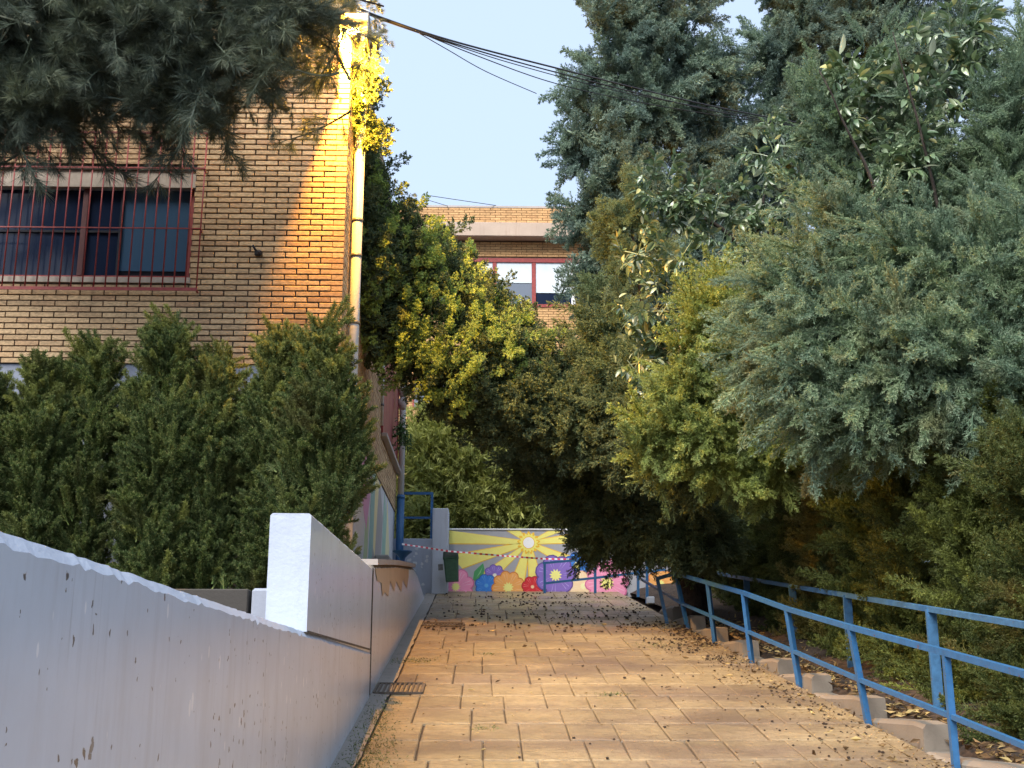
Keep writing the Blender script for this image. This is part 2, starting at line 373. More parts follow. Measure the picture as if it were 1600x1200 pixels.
def place(M_list, name, parent, PI, p, d, s, roll, wide=1.0):
    q = Vector(d).to_track_quat('Y', 'Z') @ Quaternion((0,1,0), roll)
    o = bpy.data.objects.new(name, random.choice(M_list)); C.objects.link(o); o.parent = parent
    o.matrix_basis = PI @ Matrix.LocRotScale(Vector(p), q, Vector((s*wide, s, s*wide)))
    return o
def crown(parent, blobs, meshes, n, s=(.8,1.2), L=.6, bias=(0,0,.2), rand=.35, front=.25, core=.25, name='bough', depth=(.7,1.0), roll=.6, avoid=None):
    """blobs: (x px, y px, Y m, rx m, rz m): clumps of the crown at their own distance"""
    PI = WI(parent); B = []
    for b_ in blobs:
        x, y, Y, rx = b_[:4]; rz = b_[4] if len(b_) > 4 else rx; ry = b_[5] if len(b_) > 5 else rx
        B.append((at(x, y, Y), Vector((rx, ry, rz))))
    wts = np.array([b_[1].x*b_[1].z for b_ in B]); wts = wts/wts.sum(); out = 0; tries = 0
    bias = Vector(bias)
    while out < n and tries < n*30:
        tries += 1; i = rng.choice(len(B), p=wts); c, r = B[i]
        u = Vector(rng.normal(size=3)); u.normalize()
        tocam = (-c).normalized()
        if u.dot(tocam) < -front: continue
        inner = rng.random() < core
        k = rng.uniform(.25, .6) if inner else rng.uniform(*depth)
        p = c + Vector((u.x*r.x, u.y*r.y, u.z*r.z))*k
        bad = avoid is not None and (p.normalized() - avoid[0]).length < avoid[1]
        for j, (c2, r2) in enumerate(B):
            if j != i:
                e = p-c2
                if (e.x/r2.x)**2 + (e.y/r2.y)**2 + (e.z/r2.z)**2 < .45 and not inner: bad = True; break
        if bad: continue
        d = Vector((u.x/r.x, u.y/r.y, u.z/r.z)).normalized() + bias + Vector(rng.normal(size=3))*rand
        d.normalize(); sc = rng.uniform(*s)*(1.3 if inner else 1)
        place(meshes, name, parent, PI, p - d*L*sc*.62, d, sc, rng.uniform(-roll, roll)); out += 1
    return out
def trunk(parent, pts, r0, r1, limbs=(), material=None, name='trunk'):
    mb = MB(); n = len(pts)
    def wob(ps, a):
        out = []
        for i in range(len(ps)-1):
            for k in range(4):
                f = k/4; p = Vector(ps[i]).lerp(Vector(ps[i+1]), f); out.append(p + (Vector(rng.normal(size=3))*a if (i or k) else Vector()))
        out.append(Vector(ps[-1])); return out
    q = wob(pts, r0*.18); mb.tube(q, [r0 + (r1-r0)*i/(len(q)-1) for i in range(len(q))], 9)
    for a, b_, ra in limbs:
        mid = (Vector(a)+Vector(b_))/2 + Vector((0,0,.1*(Vector(a)-Vector(b_)).length)); q = wob([a, mid, b_], ra*.25)
        mb.tube(q, [ra*(1-.8*i/(len(q)-1)) for i in range(len(q))], 6)
    return mb.build(name, material or M_BARK, parent)

# =================================================================== SETTING
# ground: one sheet to the horizon, following the slope of the ramp
xs = [-500,-120,-40,-12,-1.2,xr(12)+.2,5,8,14,40,120,500]; ys = [-400,-60,-12,-4,0,4,8,12,16,YTOP,21.2,30,60,200,900]
gv = []; 
for y in ys:
    for x in xs: gv.append((x, y, gz(y) - .12))
gf = [(j*len(xs)+i, j*len(xs)+i+1, (j+1)*len(xs)+i+1, (j+1)*len(xs)+i) for j in range(len(ys)-1) for i in range(len(xs)-1)]
tag(MB().poly(gv, gf).build('ground', M_SOIL), kind='structure')

# ramp: bed with dark joints, stamped slabs as pieces on it
rb = MB()
Ysteps = [-6, 2, 5, 8, 11, 14, 17, 20.9]
rb.poly([p for Y in Ysteps for p in ((XL, Y, gz(Y)-.018), (xr(Y), Y, gz(Y)-.018), (XL, Y, gz(Y)-.4), (xr(Y), Y, gz(Y)-.4))],
        [(i*4, i*4+1, i*4+5, i*4+4) for i in range(len(Ysteps)-1)])
rb.poly([(XL-.3, 20.9, gz(21)-.02), (14, 20.9, gz(21)-.02), (14, 27, gz(21)-.02), (XL-8, 27, gz(21)-.02), (XL-8, 20.9, gz(21)-.02)], [(0,1,2,3,4)])
rampo = rb.build('ramp', M_JOINT); tag(rampo, kind='structure')
BH = .60
def slab(poly, top=.0):
    """a stamped slab with sunken edges; poly in (X,Y), counter-clockwise"""
    cx = sum(p[0] for p in poly)/len(poly); cy = sum(p[1] for p in poly)/len(poly); n = len(poly)
    ti = random.uniform(-.003, .003)
    def ins(p, k):
        dx, dy = cx-p[0], cy-p[1]; l = math.hypot(dx, dy); return (p[0]+dx/l*k, p[1]+dy/l*k)
    a = [(*ins(p, .006), gz(p[1])-.02) for p in poly]; b_ = [(*ins(p, .010), gz(p[1])-.004+ti) for p in poly]; c_ = [(*ins(p, .028), gz(ins(p,.028)[1])+.002+ti) for p in poly]
    mb = MB(); mb.poly(a+b_+c_, [(i, (i+1)%n, n+(i+1)%n, n+i) for i in range(n)] + [(n+i, n+(i+1)%n, 2*n+(i+1)%n, 2*n+i) for i in range(n)] + [tuple(2*n+i for i in range(n))])
    return mb
j0 = 0; YS = 6.2
rest = MB(); cnt = 0
for j in range(-16, 25):
    ya, yb = YS + j*BH, YS + (j+1)*BH
    if yb > 20.9: yb = 20.9
    if ya >= yb - .05: continue
    B_ = sorted([.69*k - .09*(j//2) + .1 for k in range(-3, 9)] + [.69*k + .345 - .09*((j+1)//2) + .1 for k in range(-3, 9)])
    ends = [XL+.16] + [x for x in B_ if XL+.28 < x < xr((ya+yb)/2)-.12] + [None]
    for a, c_ in zip(ends[:-1], ends[1:]):
        xa0, xb0 = (c_, c_) if c_ is not None else (xr(ya), xr(yb))
        jx = lambda: random.uniform(-.006, .006)
        mb = slab([(a+jx(), ya+jx()), (xa0+jx(), ya+jx()), (xb0+jx(), yb+jx()), (a+jx(), yb+jx())])
        if ya > 6.6 and cnt < 298: mb.build('paving_slab', M_PAVE, rampo); cnt += 1
        else: rest.poly(mb.v, mb.f)
tag(rest.build('paving_slabs', M_PAVE, rampo), kind='stuff')
# concrete edge strip along the left wall
g = MB(); pts = []
for i in range(90):
    Y = -6 + i*.3
    pts += [(XL-.02, Y, gz(Y)+.012), (XL+.15+.02*vnoise((Y*3,0,0)), Y, gz(Y)+.003+.004*vnoise((Y*5,1,0)))]
g.poly(pts, [(2*i, 2*i+1, 2*i+3, 2*i+2) for i in range(88)])
tag(g.build('concrete_gutter', M_GUTTER), kind='structure')

# ------------------------------------------------------------------ left retaining wall
wall = empty('retaining_wall', (XL-.1, 8, gz(8)), 'long smooth lilac grey wall along the left edge of the ramp', 'wall')
def wall_run(name, pts, x0, x1, mat_, top_mat=None, rough=.004):
    """pts: (Y, top z); front face at x1"""
    mb = MB(); tb = MB(); n = 320; L0, L1 = pts[0][0], pts[-1][0]; prof = []
    for i in range(n+1):
        Y = L0 + (L1-L0)*i/n
        for (ya, za), (yb, zb) in zip(pts[:-1], pts[1:]):
            if ya <= Y <= yb: z = za + (zb-za)*(Y-ya)/(yb-ya)
        prof.append((Y, z))
    V = []
    for Y, z in prof:
        e = rough*.25*vnoise((Y*3, 3.1, x0)) + rough*.8*vnoise((Y*17, 1.1, x0)) + rough*.8*vnoise((Y*41, 5.1, x0))
        V += [(x1, Y, gz(Y)-.3), (x1, Y, z-.03+e*2.2), (x1-.02+e, Y, z+e*.4), (x0+.01, Y, z-e*.4), (x0, Y, gz(Y)-.3)]
    Fs = []; Ft = []
    for i in range(n):
        a = i*5; b_ = a+5
        Fs += [(a, a+1, b_+1, b_)[::-1], (a+3, a+4, b_+4, b_+3)[::-1]]
        Ft += [(a+1, a+2, b_+2, b_+1)[::-1], (a+2, a+3, b_+3, b_+2)[::-1]]
    Fs += [(0,1,2,3,4)[::-1], tuple(n*5+k for k in range(5))]
    if top_mat:
        mb.poly(V, Fs); me = mb.mesh(name, mat_); me.materials.append(top_mat)
        me2 = MB().poly(V, Fs+Ft).mesh(name, mat_); me2.materials.append(top_mat)
        for k in range(len(Fs), len(Fs)+len(Ft)): me2.polygons[k].material_index = 1
        me2.polygons[len(Fs)-2].material_index = 1
        return link(name, me2, wall)
    return mb.poly(V, Fs+Ft).build(name, mat_, wall)
wall_run('low_wall', [(-4, .31), (6.5, .30), (10.25, .315)], XL-.23, XL, M_WALLPAINT, M_WALLROUGH, .007)
# raised block standing on the low wall
rbk = MB(); x0, x1 = XL-.225, XL-.003; ya, yb = 6.53, 10.26
V = []
for Y, z in ((ya, .93), (yb, 1.0)):
    for x, zz in ((x0, .3), (x1, .3), (x1, z-.012), (x1-.012, z), (x0+.012, z), (x0, z-.012)): V.append((x, Y, zz))
rbk.poly(V, [(0,1,2,3,4,5), (11,10,9,8,7,6)] + [(i, 6+i, 6+(i+1)%6, (i+1)%6) for i in range(6)])
import bmesh
me = rbk.mesh('raised_block', M_WALLPAINT); me.materials.append(M_WALLROUGH)
bmm = bmesh.new(); bmm.from_mesh(me); bmesh.ops.triangulate(bmm, faces=[f for f in bmm.faces if len(f.verts) > 4])
bmesh.ops.subdivide_edges(bmm, edges=[e for e in bmm.edges if e.calc_length() > .3], cuts=28, use_grid_fill=True)
bmesh.ops.subdivide_edges(bmm, edges=[e for e in bmm.edges if e.calc_length() > .12], cuts=5, use_grid_fill=True)
for v in bmm.verts:
    c_ = v.co; e = .0022*vnoise(c_*9) + .0022*vnoise(c_*31)
    edge = min(abs(c_.z-.96), 9) < .06 or c_.y < ya+.01
    v.co += Vector((e*.6, e, e*.6)) * (.9 if edge and c_.z > .9 else .35)
for f in bmm.faces:
    f.material_index = 1 if (f.normal.y < -.5 or f.normal.z > .4) else 0
bmm.to_mesh(me); bmm.free()
link('raised_block', me, wall)
wall_run('upper_wall', [(10.32, 1.03), (13, 1.3), (16.4, 1.60), (17.4, 1.60), (19.4, 1.46)], XL-.3, XL-.004, M_WALLPAINT, M_CONC, .006)
# slab capping with broken bare plaster below
cp = MB().bar((XL-.16, 10.5, 1.075), (XL-.16, 13, 1.325), .36, .05).bar((XL-.16, 13.01, 1.326), (XL-.16, 16.4, 1.63), .36, .05)
tag(cp.build('stone_coping', M_CONC2, wall), 'thin grey slabs capping the far part of the wall')
tag(MB().poly([(XW,10.3,.95),(XL-.28,10.3,.95),(XL-.28,13,1.2),(XL-.28,16.4,1.5),(XL-.28,20.6,1.5),(XW,20.6,1.5),(XW,16.4,1.5),(XW,13,1.2)], [(0,1,2,7),(7,2,3,6),(6,3,4,5)]).build('upper_terrace', M_CONC2), kind='structure')
bp = MB()
edge = [(10.5,1.0),(10.7,.93),(11.15,.95),(11.3,.84),(11.55,.90),(12.0,.89),(12.2,1.06),(12.8,1.0),(13.0,1.13),(13.9,1.08),(14.1,1.24),(14.9,1.2),(15.2,1.36)]
topz = lambda Y: (1.03 + (Y-10.32)*.1 if Y < 13 else 1.3+(Y-13)*.088) - .03
V = [(XL+.002, Y, z) for Y, z in edge] + [(XL+.002, Y, topz(Y)) for Y, z in edge]; n = len(edge)
bp.poly(V, [(i, n+i, n+i+1, i+1)[::-1] for i in range(n-1)])
tag(bp.build('bare_plaster_patch', M_BARE, wall), 'patch of broken tan plaster under the coping')
js = MB().box((XL-.01, 10.262, gz(10.3)+.02), (XL+.003, 10.318, 1.0)).build('vertical_joint', M_JOINT, wall)
jl = MB()
jl.bar((XL+.001, 6.56, .300), (XL+.001, 10.2, .325), .006, .012); jl.build('construction_joint', M_GRATE, wall)

# terrace soil behind the wall and its ledge
tb = MB()
tb.poly([(XL-.2,-4,.16),(-12,-4,.16),(-12,10,.16),(XL-.2,10,.16)], [(0,3,2,1)])
tb.poly([(XL-.2,10.12,.80),(-12,10.12,.80),(-12,12.2,.80),(XL-.2,12.2,.80)], [(0,3,2,1)])
tag(tb.build('planting_bed', M_SOIL), kind='structure')
lb = MB().box((-12, 9.98, .0), (at(388,930,9.98).x, 10.12, .80), .01).build('low_ledge', M_LEDGE)
tag(lb, 'low stained concrete ledge at the foot of the dark green shrubs', 'wall')
bk = MB().box((at(393,930,9.9).x, 9.9, .0), (at(440,930,9.9).x, 10.14, .80), .02).build('concrete_block', M_PLINTH)
tag(bk, 'pale grey block at the end of the ledge beside the raised wall', 'block')

# =================================================================== BRICK BUILDING (left)
bld = empty('brick_building', (-4, 15, 0), 'tan brick school building with barred window and plastered base on the left', 'building')
BP, BC = .25, .062     # brick pitch and course
ZB = 3.27              # bottom of the brickwork on the front
ZR = 7.6
wl, wr = -7.2, at(300, 360, YF).x
wzb, wzt = at(200, 440, YF).z, at(200, 290, YF).z
wzc = at(200, 264, YF).z
# walls (mortar surface) with an opening for the window
mw = MB()
y0, y1 = YF+.018, YF+.25
mw.box((-12, y0, ZB), (wl, y1, ZR)); mw.box((wl, y0, ZB), (wr, y1, wzb-.02)); mw.box((wl, y0, wzc), (wr, y1, ZR)); mw.box((wr, y0, ZB), (XW-.012, y1, ZR))
mw.build('front_wall', M_MORTAR, bld)
MB().box((XW-.25, YF+.25, 2.95), (XW-.012, 20.55, ZR)).build('side_wall', M_MORTAR, bld)
MB().box((-12, YF+.03, .3), (XW-.26, YF+.25, ZB)).build('front_plinth', M_PLINTH, bld)
MB().box((XW-.25, YF+.03, .2), (XW-.02, 20.55, 2.95-.001)).build('side_plinth', M_PLASTER, bld)
MB().box((-12, YF+.26, ZR-.2), (XW-.26, 20.5, ZR)).build('roof', M_CONC2, bld)
MB().box((-12, 20.3, 0), (XW-.26, 20.55, ZR-.2)).build('back_wall', M_PLASTER, bld)
# front bricks
def brick_mesh(w_, h_=.0475, d_=.07):
    return MB().box((-w_/2, 0, -h_/2), (w_/2, d_, h_/2), .004).mesh('brick', M_BRICK)
bm_full = [brick_mesh(.238), brick_mesh(.234, .0465), brick_mesh(.2365, .049)]
cand = []; stuffb = MB(); nrow = int((ZR-ZB)/BC)
for r in range(nrow):
    z = ZB + BC*(r+.5)
    off = (r % 2)*BP/2
    k = 0
    while True:
        x1_ = XW - off - k*BP + (0 if off == 0 or k else 0)
        if k == 0 and off: 
            segs = [(XW-off+.006, XW-.003)]   # header at the corner
            for a, b_ in segs: stuffb.box((a, YF, z-.025), (b_, YF+.05, z+.025))
        x0_ = x1_ - BP + .012; k += 1
        if x1_ < -8: break
        a, b_ = x0_, x1_
        if z+.025 > wzb-.02 and z-.025 < wzc and b_ > wl and a < wr:
            if b_ > wr+.03: stuffb.box((max(a, wr), YF, z-.025), (b_, YF+.05, z+.025))
            continue
        cand.append((a, b_, z))
vis = [c_ for c_ in cand if 3.35 < c_[2] < 6.35]
vis.sort(key=lambda c_: -c_[0]); chosen = set(vis[:295])
for a, b_, z in cand:
    if (a, b_, z) in chosen:
        o = link('brick', random.choice(bm_full), bld, Matrix.Translation(((a+b_)/2, YF+random.uniform(-.002,.002), z)) @ Matrix.Rotation(random.uniform(-.006,.006), 4, 'Y'))
    else:
        j = random.uniform(-.002,.002); stuffb.box((a+.001, YF+j, z-.0237), (b_-.001, YF+.05, z+.0237), 0)
tag(stuffb.build('bricks', M_BRICK, bld), kind='stuff')
# side bricks, too foreshortened to pick apart
W1 = (15.0, 17.6, 5.0, 6.6); W2 = (17.3, 20.45, 3.65, 5.1)   # side openings Y0,Y1,Z0,Z1
sb = MB(); r = 0
z = 2.95+BC/2
while z < ZR-.03:
    off = (r%2)*BP/2; k = 0
    y = YF + .006 + (-.125 if off else 0)
    while y < 20.5:
        a, b_ = max(y, YF+.056 if off else YF+.056), min(y+BP-.012, 20.53)
        y += BP
        if b_-a < .02: continue
        if any(b_ > q[0] and a < q[1] and q[2]-.03 < z < q[3] for q in (W1, W2)): continue
        sb.box((XW-.05, a, z-.025), (XW+random.uniform(-.003,.003), b_, z+.025))
    r += 1; z += BC
tag(sb.build('side_bricks', M_BRICK, bld), kind='stuff')
# red window units on the side wall
for i, (a, b_, z0, z1) in enumerate((W1, W2)):
    wn = MB(); X0 = XW+.002
    wn.box((XW-.04, a, z0), (X0+.02, b_, z0+.06)); wn.box((XW-.04, a, z1-.06), (X0+.02, b_, z1)); wn.box((XW-.04, a, z0+.06), (X0+.02, a+.06, z1-.06)); wn.box((XW-.04, b_-.06, z0+.06), (X0+.02, b_, z1-.06))
    wo = wn.build('side_window', M_RED, bld); tag(wo, 'red framed window with red metal panels facing the ramp')
    n = 5
    for k in range(n):
        ya = a+.06+(b_-a-.12)*k/n; yb = a+.06+(b_-a-.12)*(k+1)/n
        MB().box((XW-.02, ya+.006, z0+.062), (XW+.008, yb-.006, z1-.062), .004).build('metal_panel', M_RED2, wo)
    MB().box((XW+.004, a-.05, z0-.06), (XW+.09, b_+.04, z0-.005), .006).build('sill', M_CONC2 if i else M_RED, wo)
# front window
win = MB().box((wl, YF+.10, wzb+.05), (wr-.001, YF+.13, wzb+.10)).box((wr-.06, YF+.10, wzb+.10), (wr-.001, YF+.13, wzt)).build('window', M_RED, bld)
tag(win, 'wide dark window behind the red grille')
xm = at(125, 360, YF).x; xs_ = at(183, 360, YF).x
MB().box((wl, YF+.16, wzb), (wr, YF+.2, wzt)).build('dark_room', M_DARK, win)
MB().box((xm-.028, YF+.09, wzb+.10), (xm+.028, YF+.128, wzt)).build('mullion', simple('shaded_red_frame', (.09,.02,.02), .5, .1, 4), win)  # the frame's red, darkened in colour for the mullion's weaker light
MB().box((xs_-.02, YF+.112, wzb+.10), (xs_+.012, YF+.137, wzt)).build('sash_edge', M_DARK, win)
zmid = at(125, 355, YF).z; ztc = at(240, 417, YF).z
MB().box((wl, YF+.14, wzb+.1), (xm-.035, YF+.146, wzt)).build('pane', M_GLASS, win)
MB().box((xm+.035, YF+.14, wzb+.1), (xs_-.02, YF+.146, wzt)).build('pane', M_GLASS, win)
MB().box((xs_+.012, YF+.138, ztc), (wr-.06, YF+.143, wzt)).build('pane', M_GLASS2, win)
MB().box((wl, YF+.118, zmid-.012), (xs_-.022, YF+.134, zmid+.012)).build('transom', M_DARK, win)
MB().box((wl, YF+.148, zmid+.012), (xs_, YF+.156, wzt)).build('blind', M_GLASS2, win)
MB().box((wl, YF+.04, wzt), (wr-.001, YF+.09, wzc-.002)).build('roller_shutter', M_CREAM, win)
MB().box((wl, YF-.02, wzb-.018), (wr+.02, YF+.15, wzb+.045), .004).build('sill', M_CREAM, win)
# grille with each bar a piece
gr = empty('window_grille', (wr, YF-.1, wzb), '', '')
gr.parent = bld; gr.matrix_basis = WI(bld) @ Matrix.Translation((wr, YF-.1, wzb))
gx1 = at(313, 360, YF-.09).x; gz0, gz1 = at(200, 452, YF-.09).z, at(200, 208, YF-.09).z
bar = MB().tube([(0,0,0), (0,0,gz1-gz0)], .0085, 5).mesh('vertical_bar', M_RED)
x = gx1
while x > wl:
    link('vertical_bar', bar, gr, Matrix.Translation((x, YF-.09, gz0)) @ Matrix.Rotation(random.uniform(-.004,.004), 4, 'Y')); x -= .1185
for z, hh in ((gz0, .035), (at(200, 357, YF-.09).z, .012), (at(200, 263, YF-.09).z, .016), (gz1, .02)):
    MB().box((wl, YF-.112, z-hh/2), (gx1+.01, YF-.1, z+hh/2)).build('cross_bar', M_RED, gr)
for z in (gz0, at(200, 357, YF-.09).z, at(200, 263, YF-.09).z):
    MB().box((gx1-.012, YF-.1, z-.008), (gx1+.004, YF+.02, z+.008)).build('wall_bracket', M_RED, gr)
# little bracket on the wall
p = at(404, 397, YF)
s_ = MB().box((p.x-.035, YF-.05, p.z-.03), (p.x+.035, YF-.001, p.z+.03), .01).tube([(p.x-.02, YF-.04, p.z+.02), (p.x-.05, YF-.08, p.z+.07)], .012, 6).tube([(p.x+.02, YF-.04, p.z), (p.x+.0, YF-.1, p.z-.01)], .016, 6).build('wall_fixture', M_BLACK)
tag(s_, 'small black broken fixture sticking out of the tan brick front wall', 'bracket')
# patches of old mortar where the grille is fixed
# drainpipes
def pipe(name, x, y, z0, z1, r, mt, label, collars, shoe=None):
    o = MB().tube([(x, y, z0), (x, y, z1)], r, 18).build(name, mt); tag(o, label, 'drainpipe')
    for cz in collars: MB().tube([(x, y, cz-.018), (x, y, cz+.018)], r+.006, 18).build('clamp', M_GREYMETAL if shoe is None else mt, o)
    return o
pipe('drainpipe', XW+.075, 12.62, 1.0, 7.7, .057, M_PIPE, 'thick off white drainpipe at the corner of the brick building', [at(530, y_, 12.62).z for y_ in (195, 345, 400, 505)])
pipe('conduit', XW+.02, 13.25, 1.0, 7.4, .016, M_PIPE, 'thin white conduit just behind the thick corner drainpipe', [3, 5])
zc = at(623, 775, 20.5).z
pipe('drainpipe', XW+.09, 20.4, zc, 7.5, .055, M_PIPE, 'pale drainpipe at the far end of the brick side wall', [zc+1, zc+2.2])
bpz = pipe('drainpipe', XW+.09, 20.4, 1.55, zc, .066, M_BLUE, 'blue painted drainpipe base at the far end of the side wall', [zc-.04, 2.0], 1)
pipe('conduit', XW+.03, 17.0, 3.7, 5.1, .02, M_PIPE, 'short white conduit beside the lower red window panels', [4.0])

# stripes of the mural on the side plinth
def side_poly(pts, name, col, k=1):
    col = tuple(c*.62+.19 for c in col)
    m_ = PAINT(col)
    V = [(XW-.02+.003*k, Y, Z) for Y, Z in pts]; V2 = [(XW-.021, Y, Z) for Y, Z in pts]; n = len(V)
    return MB().poly(V+V2, [tuple(range(n))] + [(i, n+i, n+(i+1)%n, (i+1)%n) for i in range(n)]).build(name, m_, bld)
_paint = {}
def PAINT(col, rough=.7):
    if col not in _paint:
        m_, t, b = mat('mural_paint')
        c = mix(t, tuple(min(.95, x*1.45) for x in col), tuple(x*1.05 for x in col), noise(t, (1,1,1), 7, 6, .75))
        c = mix(t, c, (.42,.40,.36), ramp(t, noise(t, (1,1,1), 34, 4, .7), [(.64,(0,0,0)),(.7,(.5,.5,.5))]))
        t.links.new(c, b.inputs['Base Color']); b.inputs['Roughness'].default_value = rough; _paint[col] = m_
    return _paint[col]
GRY = (.30,.31,.34)
side_poly([(14.2,.6),(20.3,1.3),(20.3,2.93),(14.2,2.93)], 'painted_background', (.46,.47,.50), 1)
for pts, col in ([[(14.6,2.5),(15.6,2.0),(16.3,2.92),(15.0,2.92)], (.55,.12,.38)], [[(15.9,1.0),(16.4,1.0),(17.0,2.92),(16.2,2.92)], (.07,.33,.30)],
                 [[(16.6,1.9),(16.9,1.8),(17.3,2.92),(16.7,2.92)], (.75,.62,.2)], [[(16.1,1.0),(17.6,1.2),(18.1,2.5),(17.5,2.92),(16.9,2.5)], (.21,.18,.18)],
                 [[(17.9,1.2),(18.4,1.2),(18.9,2.6),(18.3,2.92)], (.15,.40,.28)], [[(18.5,1.2),(18.9,1.3),(19.5,2.2),(18.9,2.92)], (.72,.66,.28)],
                 [[(15.2,.9),(15.7,1.0),(15.9,2.2),(15.5,2.3)], (.28,.42,.13)], [[(15.4,.7),(15.65,.7),(15.7,1.5),(15.5,1.5)], (.75,.62,.2)], [[(16.35,1.0),(16.5,1.0),(16.95,2.5),(16.85,2.5)], (.12,.14,.3)],
                 [[(18.1,1.1),(18.35,1.1),(18.5,1.9),(18.3,1.9)], (.3,.24,.45)]):
    side_poly(pts, 'mural_stripe', col, 2 + random.random())

# =================================================================== far wall with the painted sun and flowers
YM = 20.85
def mz(x, y): return at(x, y, YM)
top = mz(800, 826).z; base = gz(21)-.1
xl_, xr_ = mz(700, 870).x, 6.5
mur = MB().box((xl_, YM, base), (xr_, YM+.18, top-.03)).build('mural_wall', PAINT(GRY))
tag(mur, 'low grey wall painted with a yellow sun and big flowers at the top of the ramp', 'wall')
MB().box((xl_, YM-.015, top-.03), (xr_, YM+.2, top), .006).build('wall_capping', M_WHITE, mur)
def art(pts, name, col, layer, parent=mur):
    P_ = [mz(x, y) for x, y in pts]
    P_ = [Vector((max(xl_+.002, p.x), p.y, min(max(p.z, base), top-.034))) for p in P_]
    y_ = YM - .0013*layer; n = len(P_)
    return MB().poly([(p.x, y_, p.z) for p in P_] + [(p.x, YM+.01, p.z) for p in P_], [tuple(range(n))] + [(i, n+i, n+(i+1)%n, (i+1)%n) for i in range(n)]).build(name, PAINT(col), parent)
SX, SY = 826, 848
YEL, ORG = (.80,.66,.17), (.78,.42,.03)
# rays: far edge points given where each one ends
rays = [((701,829),(701,850)), ((722,884),(703,866)), ((762,893),(728,897)), ((800,897),(775,905)), ((846,905),(826,905)), ((880,880),(895,868)), ((899,843),(899,832)), ((862,828),(878,828)), ((800,828),(790,828)), ((752,879),(742,886))]
rays = [((702,828),(702,849)), ((704,868),(722,888)), ((742,904),(768,908)), ((795,918),(817,921)), ((828,925),(852,922)), ((884,885),(898,872)), ((900,848),(900,834)), ((880,827),(858,827)), ((812,827),(792,827))]
for i, (a, b_) in enumerate(rays):
    for lay, grow, col in ((1, 1.5, ORG), (2, 0, YEL)):
        v = Vector((b_[0]-a[0], b_[1]-a[1])); v.normalize(); v *= grow
        s = 3.2 if lay == 1 else 2.2; d = v.normalized() if grow else Vector((b_[0]-a[0], b_[1]-a[1])).normalized()
        c1 = (SX-d.x*s, SY-d.y*s); c2 = (SX+d.x*s, SY+d.y*s)
        art([c1, (a[0]-v.x, a[1]-v.y), (b_[0]+v.x, b_[1]+v.y), c2], 'painted_ray', col, lay)
def disc(cx, cy, r, name, col, layer, wav=0, k=12, sx=1, parent=mur, ph=0):
    n = 36 if not wav else k*8
    return art([(cx+sx*(r+wav*math.sin(2*math.pi*i/n*k+ph))*math.cos(2*math.pi*i/n), cy-(r+wav*math.sin(2*math.pi*i/n*k+ph))*math.sin(2*math.pi*i/n)) for i in range(n)][::-1], name, col, layer, parent)
disc(SX, SY, 16, 'painted_sun_halo', ORG, 3, 2.2, 13); disc(SX, SY, 13.6, 'painted_sun_halo', (.85,.7,.15), 4, 1.6, 17); disc(SX, SY, 9.6, 'painted_sun_ring', ORG, 5); disc(SX, SY, 8.6, 'painted_sun_disc', (.82,.83,.84), 6)
def flower(cx, cy, r, col, dark, lite, n, cc, cr, layer, ph=0, sx=1):
    # an outline of petals, each petal, its streaks, and the centre
    disc(cx, cy, r*.55, 'flower_base', dark, layer)
    for i in range(n):
        a = 2*math.pi*i/n + ph; ca, sa = math.cos(a), math.sin(a)
        def loop(L, W, k0=.1):
            o = []
            for j in range(14):
                t_ = 2*math.pi*j/14; u = k0*L + (1-k0)*L*(.5+.5*-math.cos(t_)); v = W*math.sin(t_)*(.55+.45*(u/L))
                o.append((cx+sx*(u*ca - v*sa), cy-(u*sa + v*ca)))
            return o[::-1]
        art(loop(r*1.03, r*math.pi/n*1.12), 'petal_outline', dark, layer+.2+.04*i)
        art(loop(r*.97, r*math.pi/n*.98), 'petal', col, layer+.8+.04*i)
        for q in (-.12, .1):
            c2, s2 = math.cos(a+q), math.sin(a+q)
            art([(cx+sx*r*.3*c2, cy-r*.3*s2), (cx+sx*(r*.84*c2+.35*s2), cy-(r*.84*s2-.35*c2)), (cx+sx*(r*.84*c2-.35*s2), cy-(r*.84*s2+.35*c2))], 'petal_streak', lite, layer+1.25+.03*i)
    disc(cx, cy, cr, 'flower_centre', cc, layer+1.75, cr*.22, 11, sx)
PINK = ((.76,.25,.40), (.52,.13,.26), (.86,.52,.62)); BLU = ((.03,.17,.55), (.02,.07,.28), (.12,.35,.7)); ORF = ((.78,.33,.09), (.5,.16,.03), (.85,.52,.3))
REDF = ((.50,.02,.03), (.22,.01,.015), (.7,.2,.2)); PUR = ((.20,.13,.45), (.10,.06,.24), (.42,.36,.66)); PEA = ((.85,.56,.35), (.66,.36,.2), (.9,.75,.6)); CY_ = (.82,.74,.22)
flower(773, 899, 17, *PUR, 8, (.8,.78,.6), 3, 7.0, .2)
flower(760, 915, 18, *BLU, 7, (.08,.3,.6), 3, 8.9, .1)
flower(712, 917, 29, *PINK, 8, CY_, 6, 10.9, .3)
flower(794, 918, 26, *ORF, 9, CY_, 7, 12.8, .4)
flower(832, 917, 17, *REDF, 7, (.8,.5,.3), 2.5, 14.8, .3)
flower(901, 884, 21, *BLU, 8, CY_, 5, 16.7, .2)
flower(912, 916, 24, *PEA, 8, (.85,.8,.4), 5, 18.7, .2)
flower(868, 899, 32, *PUR, 7, CY_, 8, 20.6, .1)
flower(948, 911, 34, *PINK, 10, CY_, 9, 22.6, .1)
flower(1032, 912, 22, *ORF, 8, CY_, 5, 24.5, .1)
art([(739,906),(741,893),(748,886),(755,880),(757,890),(755,900),(748,908)], 'painted_leaf', (.06,.27,.10), 7.5); art([(744,903),(750,893),(754,885),(751,895)], 'leaf_vein', (.2,.45,.2), 8)

